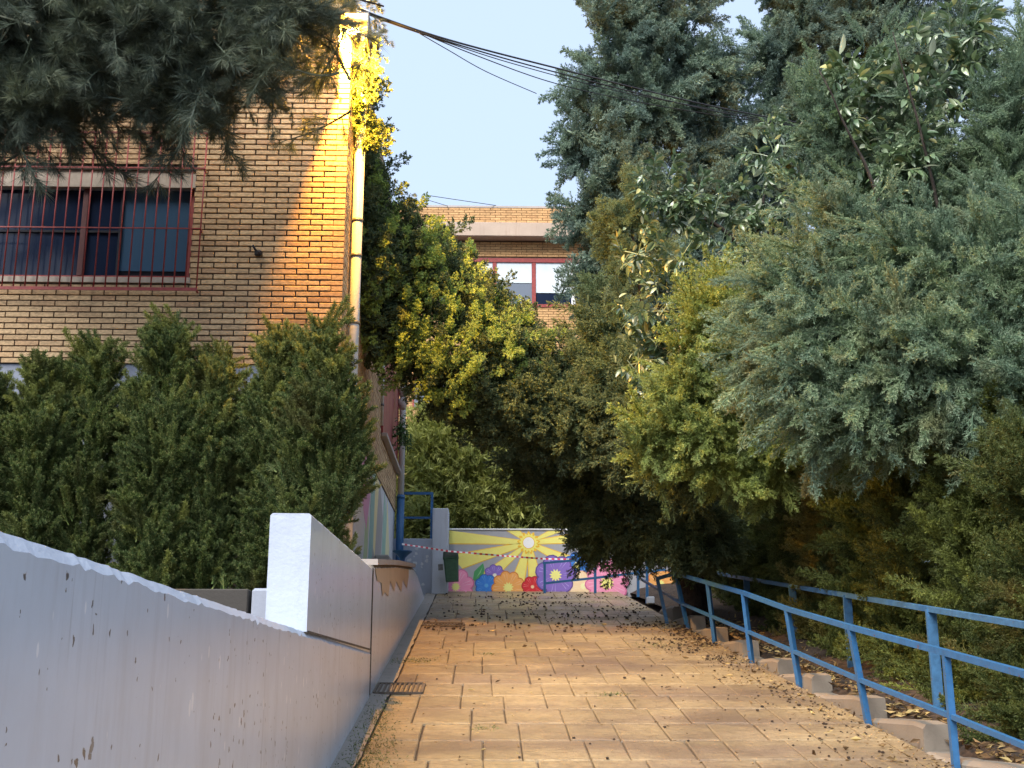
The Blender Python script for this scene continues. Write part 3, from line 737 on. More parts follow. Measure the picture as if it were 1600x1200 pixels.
# white pillar and lower plastered wall to its left
pl, pr = at(675, 860, 20.3).x, at(700, 860, 20.3).x; pt = at(688, 794, 20.3).z
pil = MB().box((pl, 20.3, base), (pr, 20.84, pt), .012).build('pillar', M_PLASTER)
tag(pil, 'pale plastered pillar at the left end of the painted sun wall', 'pillar')
lt = at(650, 839, 20.4).z
lw = MB().box((XW-.3, 20.62, .5), (pl-.002, 20.8, lt), .01).build('plastered_wall', M_PLASTER)
tag(lw, 'plain pale plaster wall with peeling white spots left of the pillar', 'wall')
for i in range(16):
    x_ = random.gauss(650, 8); y_ = random.gauss(880, 10); p = at(x_, y_, 20.6); k = random.uniform(.012, .045); nn = 8
    MB().poly([(p.x + k*random.uniform(.5,1.2)*math.cos(a_*math.pi/4), 20.617, p.z + k*random.uniform(.5,1.2)*math.sin(a_*math.pi/4)) for a_ in range(nn)][::-1], [tuple(range(nn))]).build('peeling_spot', M_WHITE, lw)
# small blue guard rail above that wall
br = empty('guard_rail', (pl-.3, 20.7, lt), 'short blue guard rail on the plain wall beside the pillar', 'railing')
ra = at(677, 771, 20.7); rl = at(630, 773, 20.7)
MB().bar((ra.x-.02, 20.7, lt-.05), (ra.x-.02, 20.7, ra.z), .045, .045).build('post', M_BLUE, br)
MB().bar((rl.x, 20.7, ra.z), (ra.x, 20.7, ra.z), .04, .045).build('top_rail', M_BLUE, br)
zz = at(650, 809, 20.7).z; MB().bar((rl.x, 20.7, zz), (ra.x-.04, 20.7, zz), .035, .035).build('middle_rail', M_BLUE, br)
# blue basin
p = at(629, 861, 18.6); bs = empty('drinking_basin', (p.x, 18.6, 1.5), 'blue funnel shaped basin on a stem beside the blue drainpipe', 'basin')
prof = [(.03,-.30),(.035,-.16),(.05,-.10),(.10,-.05),(.15,-.015),(.155,.0),(.14,0),(.05,-.04)]
V = []; n = 20
for r_, z_ in prof: V += [(p.x + r_*math.cos(2*math.pi*k/n), 18.6 + r_*math.sin(2*math.pi*k/n), p.z + z_) for k in range(n)]
MB().poly(V, [(i*n+k, i*n+(k+1)%n, (i+1)*n+(k+1)%n, (i+1)*n+k) for i in range(len(prof)-1) for k in range(n)], True).build('bowl', M_BLUE, bs)
MB().tube([(p.x, 18.6, 1.3), (p.x, 18.6, p.z-.27)], .03, 10).build('stem', M_BLUE, bs)
pb = at(600, 880, 18.0)
tag(MB().box((XW+.01, 16.6, 1.505), (XL-.36, 18.3, 1.80), .02).build('plinth_slab', M_CONC2), 'grey slab step at the foot of the painted side wall', 'step')

# green bin on the pillar
p = at(707, 885, 20.1); bn = empty('litter_bin', (p.x, 20.1, p.z-.25), 'dark green plastic litter bin hanging in front of the mural beside the pillar', 'bin')
bn.rotation_euler = (0, R_(-4), 0)
def tub(z0, z1, a0, a1, d0, d1):
    V = []
    for z_, a_, d_ in ((z0, a0, d0), (z1, a1, d1)):
        for sx_, sy_ in ((-1,-.8),(-.8,-1),(.8,-1),(1,-.8),(1,.8),(.8,1),(-.8,1),(-1,.8)): V.append((a_*sx_, d_*sy_, z_))
    return MB().poly(V, [tuple(range(8))[::-1], tuple(range(8,16))] + [(i, (i+1)%8, 8+(i+1)%8, 8+i) for i in range(8)])
for nm, mb, mt in (('body', tub(0, .4, .105, .125, .09, .11), M_BINGREEN), ('lid', tub(.4, .49, .13, .12, .115, .1), M_BINLID), ('rim', tub(.375, .398, .131, .131, .116, .116), M_BINGREEN), ('bracket', MB().box((-.14, .0, .2), (-.22, .03, .3)), M_GREYMETAL)):
    o = bpy.data.objects.new(nm, mb.mesh(nm, mt)); C.objects.link(o); o.parent = bn

# red and white tape
tp = empty('barrier_tape', tuple(at(628, 850, 20.25)), 'red and white barrier tape strung across in front of the painted wall', 'tape')
keys = [(628,850,18.7),(700,861,19.9),(780,868,20.1),(848,873,20.2),(930,875,20.3),(1008,873,20.4)]
KP = [at(*k) for k in keys]; segs = []
for a, b_ in zip(KP[:-1], KP[1:]):
    for i in range(9): segs.append(a.lerp(b_, i/9))
segs.append(KP[-1]); wm, rm = MB(), MB()
for i in range(len(segs)-1):
    a, b_ = segs[i], segs[i+1]; tw = math.sin(i*.7)*.6; hv = Vector((0, math.sin(tw), math.cos(tw)))*.015
    tw2 = math.sin((i+1)*.7)*.6; hv2 = Vector((0, math.sin(tw2), math.cos(tw2)))*.015
    for (mb, f0, f1, s0) in ((wm, 0, .5, 0), (rm, .5, 1, .0)):
        q0, q1 = a.lerp(b_, f0), a.lerp(b_, f1); dn = Vector((0,.002,0))
        mb.poly([q0-hv, q1-hv, q1+hv2, q0+hv2, q0-hv+dn, q1-hv+dn, q1+hv2+dn, q0+hv2+dn], [(0,1,2,3),(7,6,5,4)])
for mb, nm, mt in ((wm, 'white_stripe', M_TAPE_W), (rm, 'red_stripe', M_TAPE_R)):
    for i in range(0, len(mb.v), 8): MB().poly(mb.v[i:i+8], [(0,1,2,3),(7,6,5,4)]).build(nm, mt, tp)

# =================================================================== FAR BUILDING
YB = 27.0
fb = empty('far_brick_building', (1, YB, 1.6), 'pale brick building with concrete band and red framed windows beyond the trees', 'building')
def bz(y, x=800): return at(x, y, YB).z
zt, zb1, zb2 = bz(324), bz(356), bz(377)
xa, xb = -4.5, 5.2
zw0, zw1 = bz(480), bz(404)
MB().box((xa, YB+.01, zw1), (xb, YB+.3, zt-.01)).build('upper_wall', M_MORTAR2, fb)
MB().box((xa, YB+.01, 3.4), (at(768, 440, YB).x-1.2, YB+.3, zw1-.001)).build('lower_wall', M_MORTAR2, fb)
MB().box((at(768, 440, YB).x-1.2, YB+.01, 3.4), (xb, YB+.3, zw0)).build('lower_wall', M_MORTAR2, fb)
MB().box((xa, YB, 1.3), (xb, YB+.29, 3.4)).build('plinth', M_PLASTER, fb)
MB().box((xa, YB-.35, zb2), (at(893, 366, YB-.35).x+.9, YB-.012, zb1), .01).build('concrete_band', plaster('warm_concrete_fascia', (.50,.39,.31), streak=(.33,.2,.15), rough=.85, amt=.7), fb)
MB().box((xa, YB+.3, zt-.3), (xb, YB+6, zt-.02)).build('roof', M_CONC2, fb)
MB().box((xa, YB-.02, zt-.02), (xb, YB+.35, zt+.03)).build('capping', M_CONC2, fb)
fbm = MB(); r = 0; z = 3.45
while z < zt-.04:
    x = xa + (r%2)*BP/2
    while x < xb-.1:
        a, b_ = x+.006, x+BP-.006; x += BP
        if zb2-.01 < z < zb1+.01: continue
        if zw0 < z < zw1 + .04 and b_ > at(768, 440, YB).x-1.2: continue
        if z < 3.4: continue
        fbm.box((a, YB-.012, z-.025), (b_, YB+.02, z+.025))
    r += 1; z += BC
tag(fbm.build('bricks', M_BRICK2, fb), kind='stuff')
x_a = at(768, 440, YB).x-1.2
fw = empty('window_row', (x_a, YB, zw0), '', ''); fw.parent = fb; fw.matrix_basis = WI(fb) @ Matrix.Translation((x_a, YB, zw0))
MB().box((x_a, YB-.03, zw1-.10), (xb, YB+.05, zw1)).build('head_frame', M_RED, fw)
MB().box((x_a, YB-.03, zw0), (xb, YB+.05, zw0+.07)).build('sill', M_RED, fw)
m1 = at(834, 440, YB).x
for k in range(-2, 4):
    xx = m1 + k*.93
    if xx < x_a+.1 or xx > xb: continue
    MB().box((xx-.045, YB-.02, zw0+.07), (xx+.045, YB+.045, zw1-.1)).build('mullion', M_RED if k != 1 else M_WHITE, fw)
    MB().box((xx+.046, YB+.012, zw0+.07), (xx+.93-.046, YB+.02, zw1-.1)).build('pane', M_GLASS3 if k < 0 else M_GLASS, fw)
    bh = .42 if k < 0 else .62
    MB().box((xx+.05, YB+.0, zw1-.1-(zw1-zw0)*bh), (xx+.93-.05, YB+.008, zw1-.102)).build('blind', M_BLIND, fw)
# lower floor window of the far building seen beside the near drainpipe
zl0, zl1 = bz(640, 650), bz(590, 650)
MB().box((at(645,600,YB).x, YB-.03, zl0), (at(760,600,YB).x, YB-.014, zl1)).build('lower_window', M_RED, fb)
MB().box((at(648,600,YB).x, YB-.04, zl0+.06), (at(758,600,YB).x, YB-.031, zl1-.06)).build('lower_pane', M_GLASS3, fb)

# =================================================================== KERB AND RAILINGS (right)
kb = MB().box((0,0,0),(.001,.001,.001)); 
kerb = empty('kerb', (xr(12), 12, gz(12)), '', ''); tag(kerb, kind='structure')
Yk = 6.0; i = 0
while Yk < 16.6:
    Lk = random.uniform(1.0, 1.35); y0_, y1_ = Yk+.012, Yk+Lk
    zt_ = gz(y0_) + .165 + random.uniform(-.02, .02); xa_ = xr((y0_+y1_)/2)+.035
    n = 7; V = []; 
    for k in range(n+1):
        Y = y0_ + (y1_-y0_)*k/n; e = .008*vnoise((Y*7,i,0)); rd = .05 if k == n else (.02 if k == 0 else 0)
        xx = xr(Y)+.035
        V += [(xx+e, Y, gz(Y)-.2), (xx+e, Y, max(zt_-.03-rd, gz(Y)-.02)), (xx+.025+e, Y, max(zt_-rd, gz(Y)-.01)), (xx+.17, Y, max(zt_-rd+e, gz(Y)-.01)), (xx+.19, Y, gz(Y)-.2)]
    Fk = [(k*5+j, k*5+j+1, k*5+5+j+1, k*5+5+j) for k in range(n) for j in range(4)] + [(4,3,2,1,0), tuple(n*5+j for j in range(5))]
    MB().poly(V, Fk).build('kerb_stone', M_CONC, kerb); Yk += Lk; i += 1
# soil bank behind the kerb
sv = []; nx, ny = 12, 60
for j in range(ny+1):
    Y = -4 + 26*j/ny
    for i in range(nx+1):
        X = xr(Y)+.2 + (i/nx)**1.6*8; sv.append((X, Y, gz(Y) - .01 + .05*vnoise((X*2, Y*2, 0)) + min(.35, (i/nx)*.8)))
tag(MB().poly(sv, [(j*(nx+1)+i, j*(nx+1)+i+1, (j+1)*(nx+1)+i+1, (j+1)*(nx+1)+i) for j in range(ny) for i in range(nx)], True).build('soil_bank', M_SOIL), kind='structure')

def railing(name, label, posts, wpost, toprail, mids, mt, rw=(.045,.045)):
    """posts: list of (foot, top)"""
    o = empty(name, tuple(posts[0][0]), label, 'railing', 'blue railings')
    for a, b_ in posts: MB().bar(a, b_, *wpost).build('post', mt, o)
    for nm, line, wd in toprail + mids:
        for a, b_ in zip(line[:-1], line[1:]): MB().bar(a, b_, *wd).build(nm, mt, o)
    return o
# front railing
feet = [(2.94,7.75),(2.87,9.21),(2.81,10.9),(2.70,12.3),(2.63,13.84),(2.585,15.36)]
tops = [at(1478,1022,7.75), at(1329,982,9.2), at(1230,953,10.85), at(1162,928,12.25), at(1106,912,13.75), at(1056,897,15.3)]
feet = [(3.02,6.3)] + feet; tops = [Vector((3.0, 6.3, gz(6.3)+.72))] + tops
posts = [((x_, y_, gz(y_)-.05), tuple(t_)) for (x_, y_), t_ in zip(feet, tops)]
endp = at(1027, 904, 15.9)
tl = [Vector((3.06, 4.8, gz(4.8)+.73))] + tops
MIDF = .49
ml = [Vector((3.08, 4.8, gz(4.8)+.37))] + [Vector(f).lerp(Vector(t_), MIDF) for f, t_ in posts]
far_mid = at(1002, 905, 17.4)
ro = railing('front_railing', 'long blue railing nearest the ramp along its right edge', posts, (.042,.042), [('top_rail', [v+Vector((0,0,.01)) for v in tl] + [endp], (.04,.04))], [('middle_rail', ml + [far_mid], (.032,.032))], M_BLUE)
MB().bar((at(1043,960,15.9).x, 15.9, gz(15.9)-.05), tuple(endp), .042, .042).build('post', M_BLUE2, ro)
# back railing
bys = [5.4, 7.3, 9.2, 11.3, 13.3, 15.6]
bl = lambda Y: Vector((3.40, Y, -.555+.125*Y))
posts = [((3.40, Y, gz(Y)-.05), tuple(bl(Y))) for Y in bys]
railing('back_railing', 'blue railing with wide posts standing against the right hedge', posts, (.075,.03), [('top_rail', [bl(4.5), bl(15.6), Vector((3.36, 17.6, 1.66))], (.05,.04))], [], M_BLUE2)
# upper cross railing
def ap(x, y, Y): return tuple(at(x, y, Y))
pp = [(851,927,879,19.3),(930,927,876,19.3),(997,933,868,19.0),(1011,943,866,18.2)]
posts = [(ap(x, b_, Y), ap(x, t_, Y)) for x, b_, t_, Y in pp]
railing('upper_railing', 'low blue railing crossing in front of the painted flowers', posts, (.04,.04), [('top_rail', [at(848,880,19.3), at(930,872.5,19.3), at(1012,866,18.9)], (.035,.035))], [('middle_rail', [at(851,911.5,19.3), at(930,903,19.3), at(1012,893,19.0), at(1040,890,18.9)], (.035,.035))], M_BLUE)
tag(MB().box(ap(1012,943,17.9), tuple(Vector(ap(1023,932,17.9))+Vector((0,.15,0))), .01).build('concrete_footing', M_PLASTER), 'small pale concrete block at the foot of the upper railing', 'block')

# drain grates
def grate(x0, x1, Yc, ln, label):
    o = empty('drain_grate', (x0, Yc, gz(Yc)), label, 'grate', 'drain grates at the left edge of the ramp')
    sl_ = MB(); 
    zc_ = lambda Y: gz(Y)+.012
    fr = MB(); 
    for a, b_ in (((x0,Yc),(x1,Yc)),((x0,Yc+ln),(x1,Yc+ln)),((x0,Yc),(x0,Yc+ln)),((x1,Yc),(x1,Yc+ln))): fr.bar((*a, zc_(a[1])), (*b_, zc_(b_[1])), .02, .02)
    fr.build('frame', M_GRATE, o); k = 0
    me = MB().bar((0,.01,0),(0,ln-.01,GS*(ln-.02)), .018, .012).mesh('slat', M_GRATE)
    while x0+.04*k+.03 < x1: link('slat', me, o, Matrix.Translation((x0+.04*k+.03, Yc, zc_(Yc)))); k += 1
p1, p2 = at(597, 1076, 10.55), at(660, 1076, 10.55)
grate(XL+.02, p2.x, 10.45, .5, 'small dark drain grate at the left edge of the ramp near the wall')
p2 = at(724, 974, 15.4); p1 = at(660, 974, 15.4)
grate(p1.x, p2.x, 15.5, .3, 'narrow dark grate where the shaded upper ramp begins')

# =================================================================== LAMP AND WIRES
LP = at(547, 43, 11.72)
lamp = empty('street_lamp', tuple(LP), 'lit orange sodium lamp on the corner of the brick building under the pine', 'lamp')
hs = MB(); x, y, z = LP
hs.box((x-.10, y-.20, z+.05), (x+.22, y+.20, z+.07)); hs.box((x-.10, y-.20, z-.37), (x-.085, y+.20, z+.05)); hs.box((x+.205, y-.2, z-.24), (x+.22, y+.2, z+.05))
hs.build('housing', M_GREYMETAL, lamp)
MB().tube([(x+.02, y+.2, z+.06), (x-.05, y+.4, z+.1), (XW-.1, YF+.0, z+.1)], .025, 8).build('arm', M_GREYMETAL, lamp)
m, t, b = mat('sodium_tube'); b.inputs['Base Color'].default_value = (1,.7,.3,1); b.inputs['Emission Color'].default_value = (1,.62,.2,1); b.inputs['Emission Strength'].default_value = 30
MB().tube([(x-.04, y-.02, z-.06), (x+.0, y-.02, z-.052), (x+.07, y-.0, z-.04), (x+.10, y, z-.03)], [.018,.03,.03,.018], 12).build('bulb', m, lamp)
ll = bpy.data.lights.new('lamp_light', 'POINT'); ll.energy = 640; ll.color = (1, .46, .05); ll.shadow_soft_size = .02
lo = bpy.data.objects.new('lamp_light', ll); C.objects.link(lo); lo.location = (x-.02, y-.0, z-.125)

# wires
def wire(label, pts, r=.008, sag=0):
    K = [at(*k) for k in pts]; Q = []
    for i in range(len(K)-1):
        p0 = K[max(i-1,0)]; p1, p2 = K[i], K[i+1]; p3 = K[min(i+2, len(K)-1)]
        for k in range(8):
            t_ = k/8; Q.append(.5*((2*p1) + (-p0+p2)*t_ + (2*p0-5*p1+4*p2-p3)*t_*t_ + (-p0+3*p1-3*p2+p3)*t_**3))
    Q.append(K[-1]); o = MB().tube(Q, r, 5).build('overhead_wire', M_BLACK); tag(o, label, 'wire', 'overhead wires'); return o
wire('thickest black wire at the top of the bundle crossing the sky', [(560,12,12),(592,26,12.2),(700,62,13.5),(860,104,15.5),(1100,163,18),(1260,194,20)], .013)
wire('black wire twisted just under the thickest one across the sky', [(560,14,12),(592,29,12.2),(690,62,13.5),(850,108,15.5),(1090,168,18),(1260,200,20)], .010)
wire('third wire sagging slightly below the bundle over the tall cypress', [(592,30,12.2),(680,60,13.4),(800,99,15),(960,141,17),(1120,172,18.5),(1260,197,20)], .007)
wire('fourth wire crossing the face of the tall cypress below the bundle', [(640,44,13),(740,85,14.5),(860,128,16),(980,156,17.3),(1120,180,18.6),(1260,199,20)], .0075)
wire('lowest thin wire dropping away from the bundle across the open sky', [(655,52,13),(700,78,13.6),(760,112,14.5),(838,146,16)], .006)
wire('faint upper wire above the roof of the far brick building', [(660,304,26),(720,313,26.5),(775,321,27)], .008)
wire('faint lower wire above the left end of the far roof', [(660,310,26),(700,322,27)], .007)

# hanging flower pots on the far end of the side wall
for i, (x_, y_, lab) in enumerate(((614, 612, 'upper pale flower pot hanging on the red window panels'), (620, 632, 'lower pale flower pot hanging on the red window panels'))):
    p = at(x_, y_, 19.6); p.x = max(p.x, XW+.14)
    o = MB().tube([(p.x, 19.6, p.z-.08), (p.x, 19.6, p.z+.08)], [.055, .085], 12).build('flower_pot', M_CONC2); tag(o, lab, 'pot')
    MB().tube([(p.x, 19.6, p.z+.08), (XW+.03, 19.6, p.z+.3)], .005, 4).build('hook', M_GREYMETAL, o)
# =================================================================== PLANTS
BIG = 1.0
mk = lambda mt, s0: [bough(s0+i, mt, 'bough', L=.42, n2=16, n3=24, l2=.5, l3=.034, wd=.014, droop=.05, tuft=1) for i in range(3)]
m_arch = mk(L_ARCH, 10); m_lit = mk(L_LIT, 14)
m_tall = [bough(20+i, L_TALL, 'bough', L=.8, n2=26, n3=26, l2=.42, l3=.06, wd=.014, droop=.22, fwd=1.0, flat=.55, hang=.15) for i in range(4)]
m_feath = [bough(30+i, L_FEATH, 'bough', L=.7, n2=30, n3=24, l2=.36, l3=.032, wd=.0065, droop=.28, fwd=1.1, lat=.75, hang=.3, flat=.6) for i in range(5)]
m_yfe = [bough(35+i, L_YFE, 'bough', L=.7, n2=28, n3=22, l2=.36, l3=.034, wd=.0085, droop=.28, fwd=1.1, lat=.75, hang=.3, flat=.6) for i in range(3)]
m_hedge = [bough(40+i, L_HEDGE, 'bough', L=.5, n2=22, n3=24, l2=.45, l3=.036, wd=.0075, droop=.0, fwd=1.2, flat=.8) for i in range(4)]
m_hgold = [bough(45+i, L_HGOLD, 'bough', L=.5, n2=22, n3=24, l2=.45, l3=.036, wd=.0075, droop=.0, fwd=1.2, flat=.8) for i in range(2)]
m_holive = [bough(48+i, L_HOLIVE, 'bough', L=.5, n2=22, n3=24, l2=.45, l3=.036, wd=.0075, droop=.0, fwd=1.2, flat=.8) for i in range(2)]
m_thuja = [bough(50+i, L_THUJA, 'bough', L=.6, n2=26, n3=24, l2=.4, l3=.042, wd=.0065, droop=.06, fwd=1.6, lat=.5, flat=.8) for i in range(4)]
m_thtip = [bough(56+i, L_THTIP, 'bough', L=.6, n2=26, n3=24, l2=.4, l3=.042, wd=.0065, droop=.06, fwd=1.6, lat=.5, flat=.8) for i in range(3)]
m_young = [bough(60+i, L_YOUNG, 'bough', L=.55, n2=20, n3=16, l2=.4, l3=.05, wd=.014, droop=.1) for i in range(3)]
m_lean = [bough(70+i, L_ARCH, 'bough', L=.55, n2=24, n3=20, l2=.42, l3=.034, wd=.0105, droop=.35, hang=.45, fwd=1.0, flat=.7) for i in range(4)]
m_pine = [pine_bough(80+i) for i in range(4)]
m_bam = [fan_bough(90+i, L_BAM, .55, 130, .13, .024) for i in range(4)]

def clumps(ms, k, sp, yaw=.5, n=3): return [clump(ms, 500+i*7+k, k, sp, yaw) for i in range(n)]
m_arch = clumps(m_arch, 5, .12, .7, 4); m_lit = clumps(m_lit, 2, .06, .8, 4); m_tall = clumps(m_tall, 4, .16, .5, 4); m_feath = clumps(m_feath, 5, .14, .45, 4); m_yfe = clumps(m_yfe, 4, .13, .45); m_hedge = clumps(m_hedge, 6, .10, .5, 4); m_hgold = clumps(m_hgold, 6, .10, .5, 3); m_holive = clumps(m_holive, 6, .10, .5, 3)
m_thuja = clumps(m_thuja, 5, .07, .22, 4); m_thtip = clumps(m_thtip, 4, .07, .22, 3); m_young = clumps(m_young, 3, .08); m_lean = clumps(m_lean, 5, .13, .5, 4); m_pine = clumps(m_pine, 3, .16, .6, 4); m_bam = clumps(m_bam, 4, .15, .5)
def r(px, Y): return px/F_PX*Y*1.05
def BL(lst, Y): return [(x, y, Y+dy, r(rr, Y)) for x, y, rr, dy in lst]

# the arching cypress over the ramp
arch = empty('arching_cypress', (2.75, 15.6, gz(15.6)), 'cypress arching over the ramp with its tufts lit bright yellow by the lamp', 'tree')
blA = BL([(556,85,14,-2.6),(553,120,14,-2.5),(556,160,15,-2.4),(556,205,16,-2.3),(556,150,22,-1.4),(560,225,30,-1.3),(580,280,38,-1.1),(568,340,40,-1.3),(610,335,45,-.8),(575,405,48,-1.2),(635,400,58,-.7),(685,410,40,-.3),(615,490,62,-.6),(690,485,66,-.5),(745,480,42,0),(645,550,52,-.4),(735,555,70,-.5),(795,540,50,-.3),(850,580,48,0),(800,615,62,-.4),(862,640,70,-.2),(735,440,40,.1),(790,500,40,.1),(700,385,28,.1),(840,545,40,.1),(700,610,34,0),(745,640,38,0)], 15.0)
blA = [(a, b_, c_, d_+.035) for a, b_, c_, d_ in blA]
n1 = crown(arch, blA, m_arch, 260, (.75,1.15), .42, (0,-.15,.1), .3, .35, .25)
crown(arch, [b_ for b_ in blA if b_[0] < 590], m_lit, 70, (.4,.75), .42, (-.1,-.5,.9), .2, -.3, 0, name='lamplit_tuft', depth=(1.0,1.2))  # outermost tufts, their lamp-lit yellow put into the leaf colour
crown(arch, [b_ for b_ in blA if b_[1] < 570 and b_[0] >= 590], m_lit, 225, (.4,.8), .42, (-.1,-.5,.9), .2, -.3, 0, name='lamplit_tuft', depth=(1.0,1.2))
trunk(arch, [(2.75,15.8,gz(15.8)-.1), (2.5,15.7,2.2), (1.9,15.4,3.2)], .14, .08, [((1.9,15.4,3.2), tuple(at(760,540,15.3)), .07), ((1.9,15.4,3.2), tuple(at(640,480,14.8)), .07), (tuple(at(760,540,15.3)), tuple(at(600,330,14.4)), .05), ((1.9,15.4,3.2), tuple(at(860,600,15.2)), .05)])
# dark cypress between it and the hedge, hanging low over the upper railing
lean = empty('weeping_cypress', (2.95, 16.4, gz(16.4)), 'dark shaded cypress hanging low over the upper end of the railing', 'tree')
blL = BL([(950,520,45,0),(970,585,62,-.3),(920,610,42,-.4),(1000,650,80,-.6),(930,650,60,-.3),(1070,690,75,-1.2),(980,760,80,1.2),(900,750,60,1.4),(850,720,50,1.6),(940,810,55,1.2),(918,855,22,1.2),(985,855,30,1.2),(1040,810,70,.9),(1090,830,60,.3),(1100,720,60,-1.2)], 14.8)
crown(lean, blL, m_lean, 295, (.8,1.2), .5, (0,-.1,-.25), .3, .35, .2)
trunk(lean, [(2.95,16.4,gz(16.4)-.1), (2.8,16.3,2.4), tuple(at(980,620,15.4))], .13, .06, [((2.8,16.3,2.4), tuple(at(900,720,15.4)), .05)])
# tall cypresses beyond
tall1 = empty('tall_cypress', (2.9, 21.5, 1.6), 'tall blue green cypress standing against the sky right of the open sky', 'tree', 'tall cypresses')
bl1 = BL([(990,-30,75,0),(1050,-20,80,0),(950,40,50,-.3),(1040,70,95,0),(960,115,60,-.3),(905,150,36,-.3),(1090,130,70,0),(930,205,60,-.4),(1010,190,90,-.2),(905,225,34,-.4),(1080,230,70,0),(960,290,80,-.3),(1060,310,90,0),(925,330,40,-.3),(950,380,60,-.3),(1020,400,90,-.2),(935,440,45,-.4),(960,480,60,-.4),(1120,370,80,.2)], 21)
crown(tall1, bl1, m_tall, 298, (.7,1.15), .7, (0,-.1,.15), .3, .3, .2)
trunk(tall1, [(2.9,21.5,1.5), (3,21.5,6), (2.9,21.3,11)], .22, .05)
tall2 = empty('tall_cypress', (5.6, 22.5, 1.6), 'second tall dark cypress at the top right behind the feathery tree', 'tree', 'tall cypresses')
bl2 = BL([(1240,-20,60,0),(1210,80,55,0),(1290,50,75,0),(1370,-10,75,0),(1220,170,60,0),(1290,150,80,0),(1180,230,60,0),(1240,250,80,0),(1380,90,80,0),(1450,0,60,0),(1350,200,80,0),(1450,100,70,0),(1180,330,80,0),(1500,60,50,.3)], 22.5)
crown(tall2, bl2, m_tall, 290, (.75,1.2), .7, (0,-.1,.1), .3, .3, .2)
trunk(tall2, [(5.6,22.5,1.5), (5.7,22.5,6), (5.8,22.3,11.5)], .24, .05)
# young olive green cypress
yg = empty('young_cypress', (2.9, 17.5, gz(17.5)), 'slender olive green young cypress in front of the tall cypress', 'tree')
crown(yg, BL([(972,225,14,0),(975,260,26,0),(985,300,38,0),(970,350,50,0),(1000,400,60,0),(945,430,40,0),(950,470,50,-.2),(893,462,10,0),(925,500,26,-.2),(915,540,30,-.2),(960,540,60,0)], 17.5), m_young, 105, (.45,.8), .5, (0,-.1,.4), .3, .4, .15)
trunk(yg, [(2.9,17.5,gz(17.5)-.1), (2.7,17.5,3), tuple(at(980,300,17.5))], .07, .02)

# broadleaf tree
brd = empty('broadleaf_tree', (4.2, 13.2, gz(13.2)+.2), 'broad leaved tree with pale glossy drooping leaves between the cypresses', 'tree')
leafm = []
for k in range(4):
    L_, W_ = .11, .042; V = []; n = 5
    for i in range(n+1):
        t_ = i/n; ww = W_*.5*math.sin(math.pi*min(1, t_*.93+.04))**.8; dz = -.18*L_*t_*t_*(1+.3*k); V += [(-ww, t_*L_, dz+ww*.35), (0, t_*L_, dz), (ww, t_*L_, dz+ww*.35)]
    leafm.append(MB().poly(V, [(i*3+j, i*3+j+1, i*3+3+j+1, i*3+3+j) for i in range(n) for j in range(2)], True).mesh('leaf', L_BROAD))
blB = BL([(1040,300,45,0),(1000,390,42,0),(1060,400,60,0),(1120,380,60,0),(1030,480,60,0),(1000,560,45,0),(1060,560,50,0),(1080,320,40,0),(1010,630,30,0),(1210,230,45,0),(1180,310,60,0),(1230,320,60,0),(1180,400,60,0),(1310,190,40,-2.6),(1345,250,40,-2.6),(1335,140,35,-2.6),(1430,90,45,-2.7),(1460,150,50,-2.7),(1430,190,50,-2.7),(1520,110,40,-2.7),(1500,60,40,-2.7),(1390,260,45,-2.8),(1345,320,35,-2.6)], 13.2)
def leaf_spray(seed):
    rr = np.random.default_rng(seed); vv = []; ff = []
    src = leafm[seed % 4]; sv_ = np.array([v.co[:] for v in src.vertices]); sf = [tuple(p.vertices) for p in src.polygons]
    mb = MB(); S = spine(.4, .1, .2, rr); mb.tube([tuple(s) for s in S], [.006]*9, 4, smooth=False)
    for i in range(20):
        t_ = rr.uniform(.25, 1); p_, d_ = along(S, np.array([t_])); a = rr.normal(size=3)
        d = Vector(d_[0]*.45 + nrm(a)*.7 + np.array([0,0,-.45])).normalized(); q = d.to_track_quat('Y', 'Z').to_matrix(); M_ = np.array(q)
        V = sv_@M_.T*rr.uniform(.7, 1.2) + p_[0] + np.array(d)*.02; mb.poly([tuple(v) for v in V], sf, True)
    return mb.mesh('leafy_branch', L_BROAD)
m_spray = [leaf_spray(i) for i in range(5)]
crown(brd, blB, m_spray, 290, (.8,1.2), .4, (0,-.2,.35), .35, .3, .2, name='leafy_branch')
PIb = WI(brd); k = 0
while k < 280:
    x_, y_, Y_, rr_ = blB[rng.integers(len(blB))]; c = at(x_, y_, Y_); u = Vector(rng.normal(size=3)).normalized()
    if u.dot(-c.normalized()) < .0: continue
    place(leafm, 'leaf', brd, PIb, c + u*rr_*rng.uniform(.95, 1.1), (u*.5 + Vector(rng.normal(size=3))*.5 + Vector((0,-.2,-.5))).normalized(), rng.uniform(.8, 1.25), rng.uniform(-1, 1)); k += 1
trunk(brd, [(4.2,13.2,gz(13.2)), (4.0,13.3,3), tuple(at(1180,400,13.4))], .09, .05, [(tuple(at(1180,400,13.4)), tuple(at(1040,320,13.2)), .04), (tuple(at(1180,400,13.4)), tuple(at(1440,120,12.9)), .045), ((4.0,13.3,3), tuple(at(1020,560,13.2)), .035), (tuple(at(1180,400,13.4)), tuple(at(1210,240,13.2)), .03)])

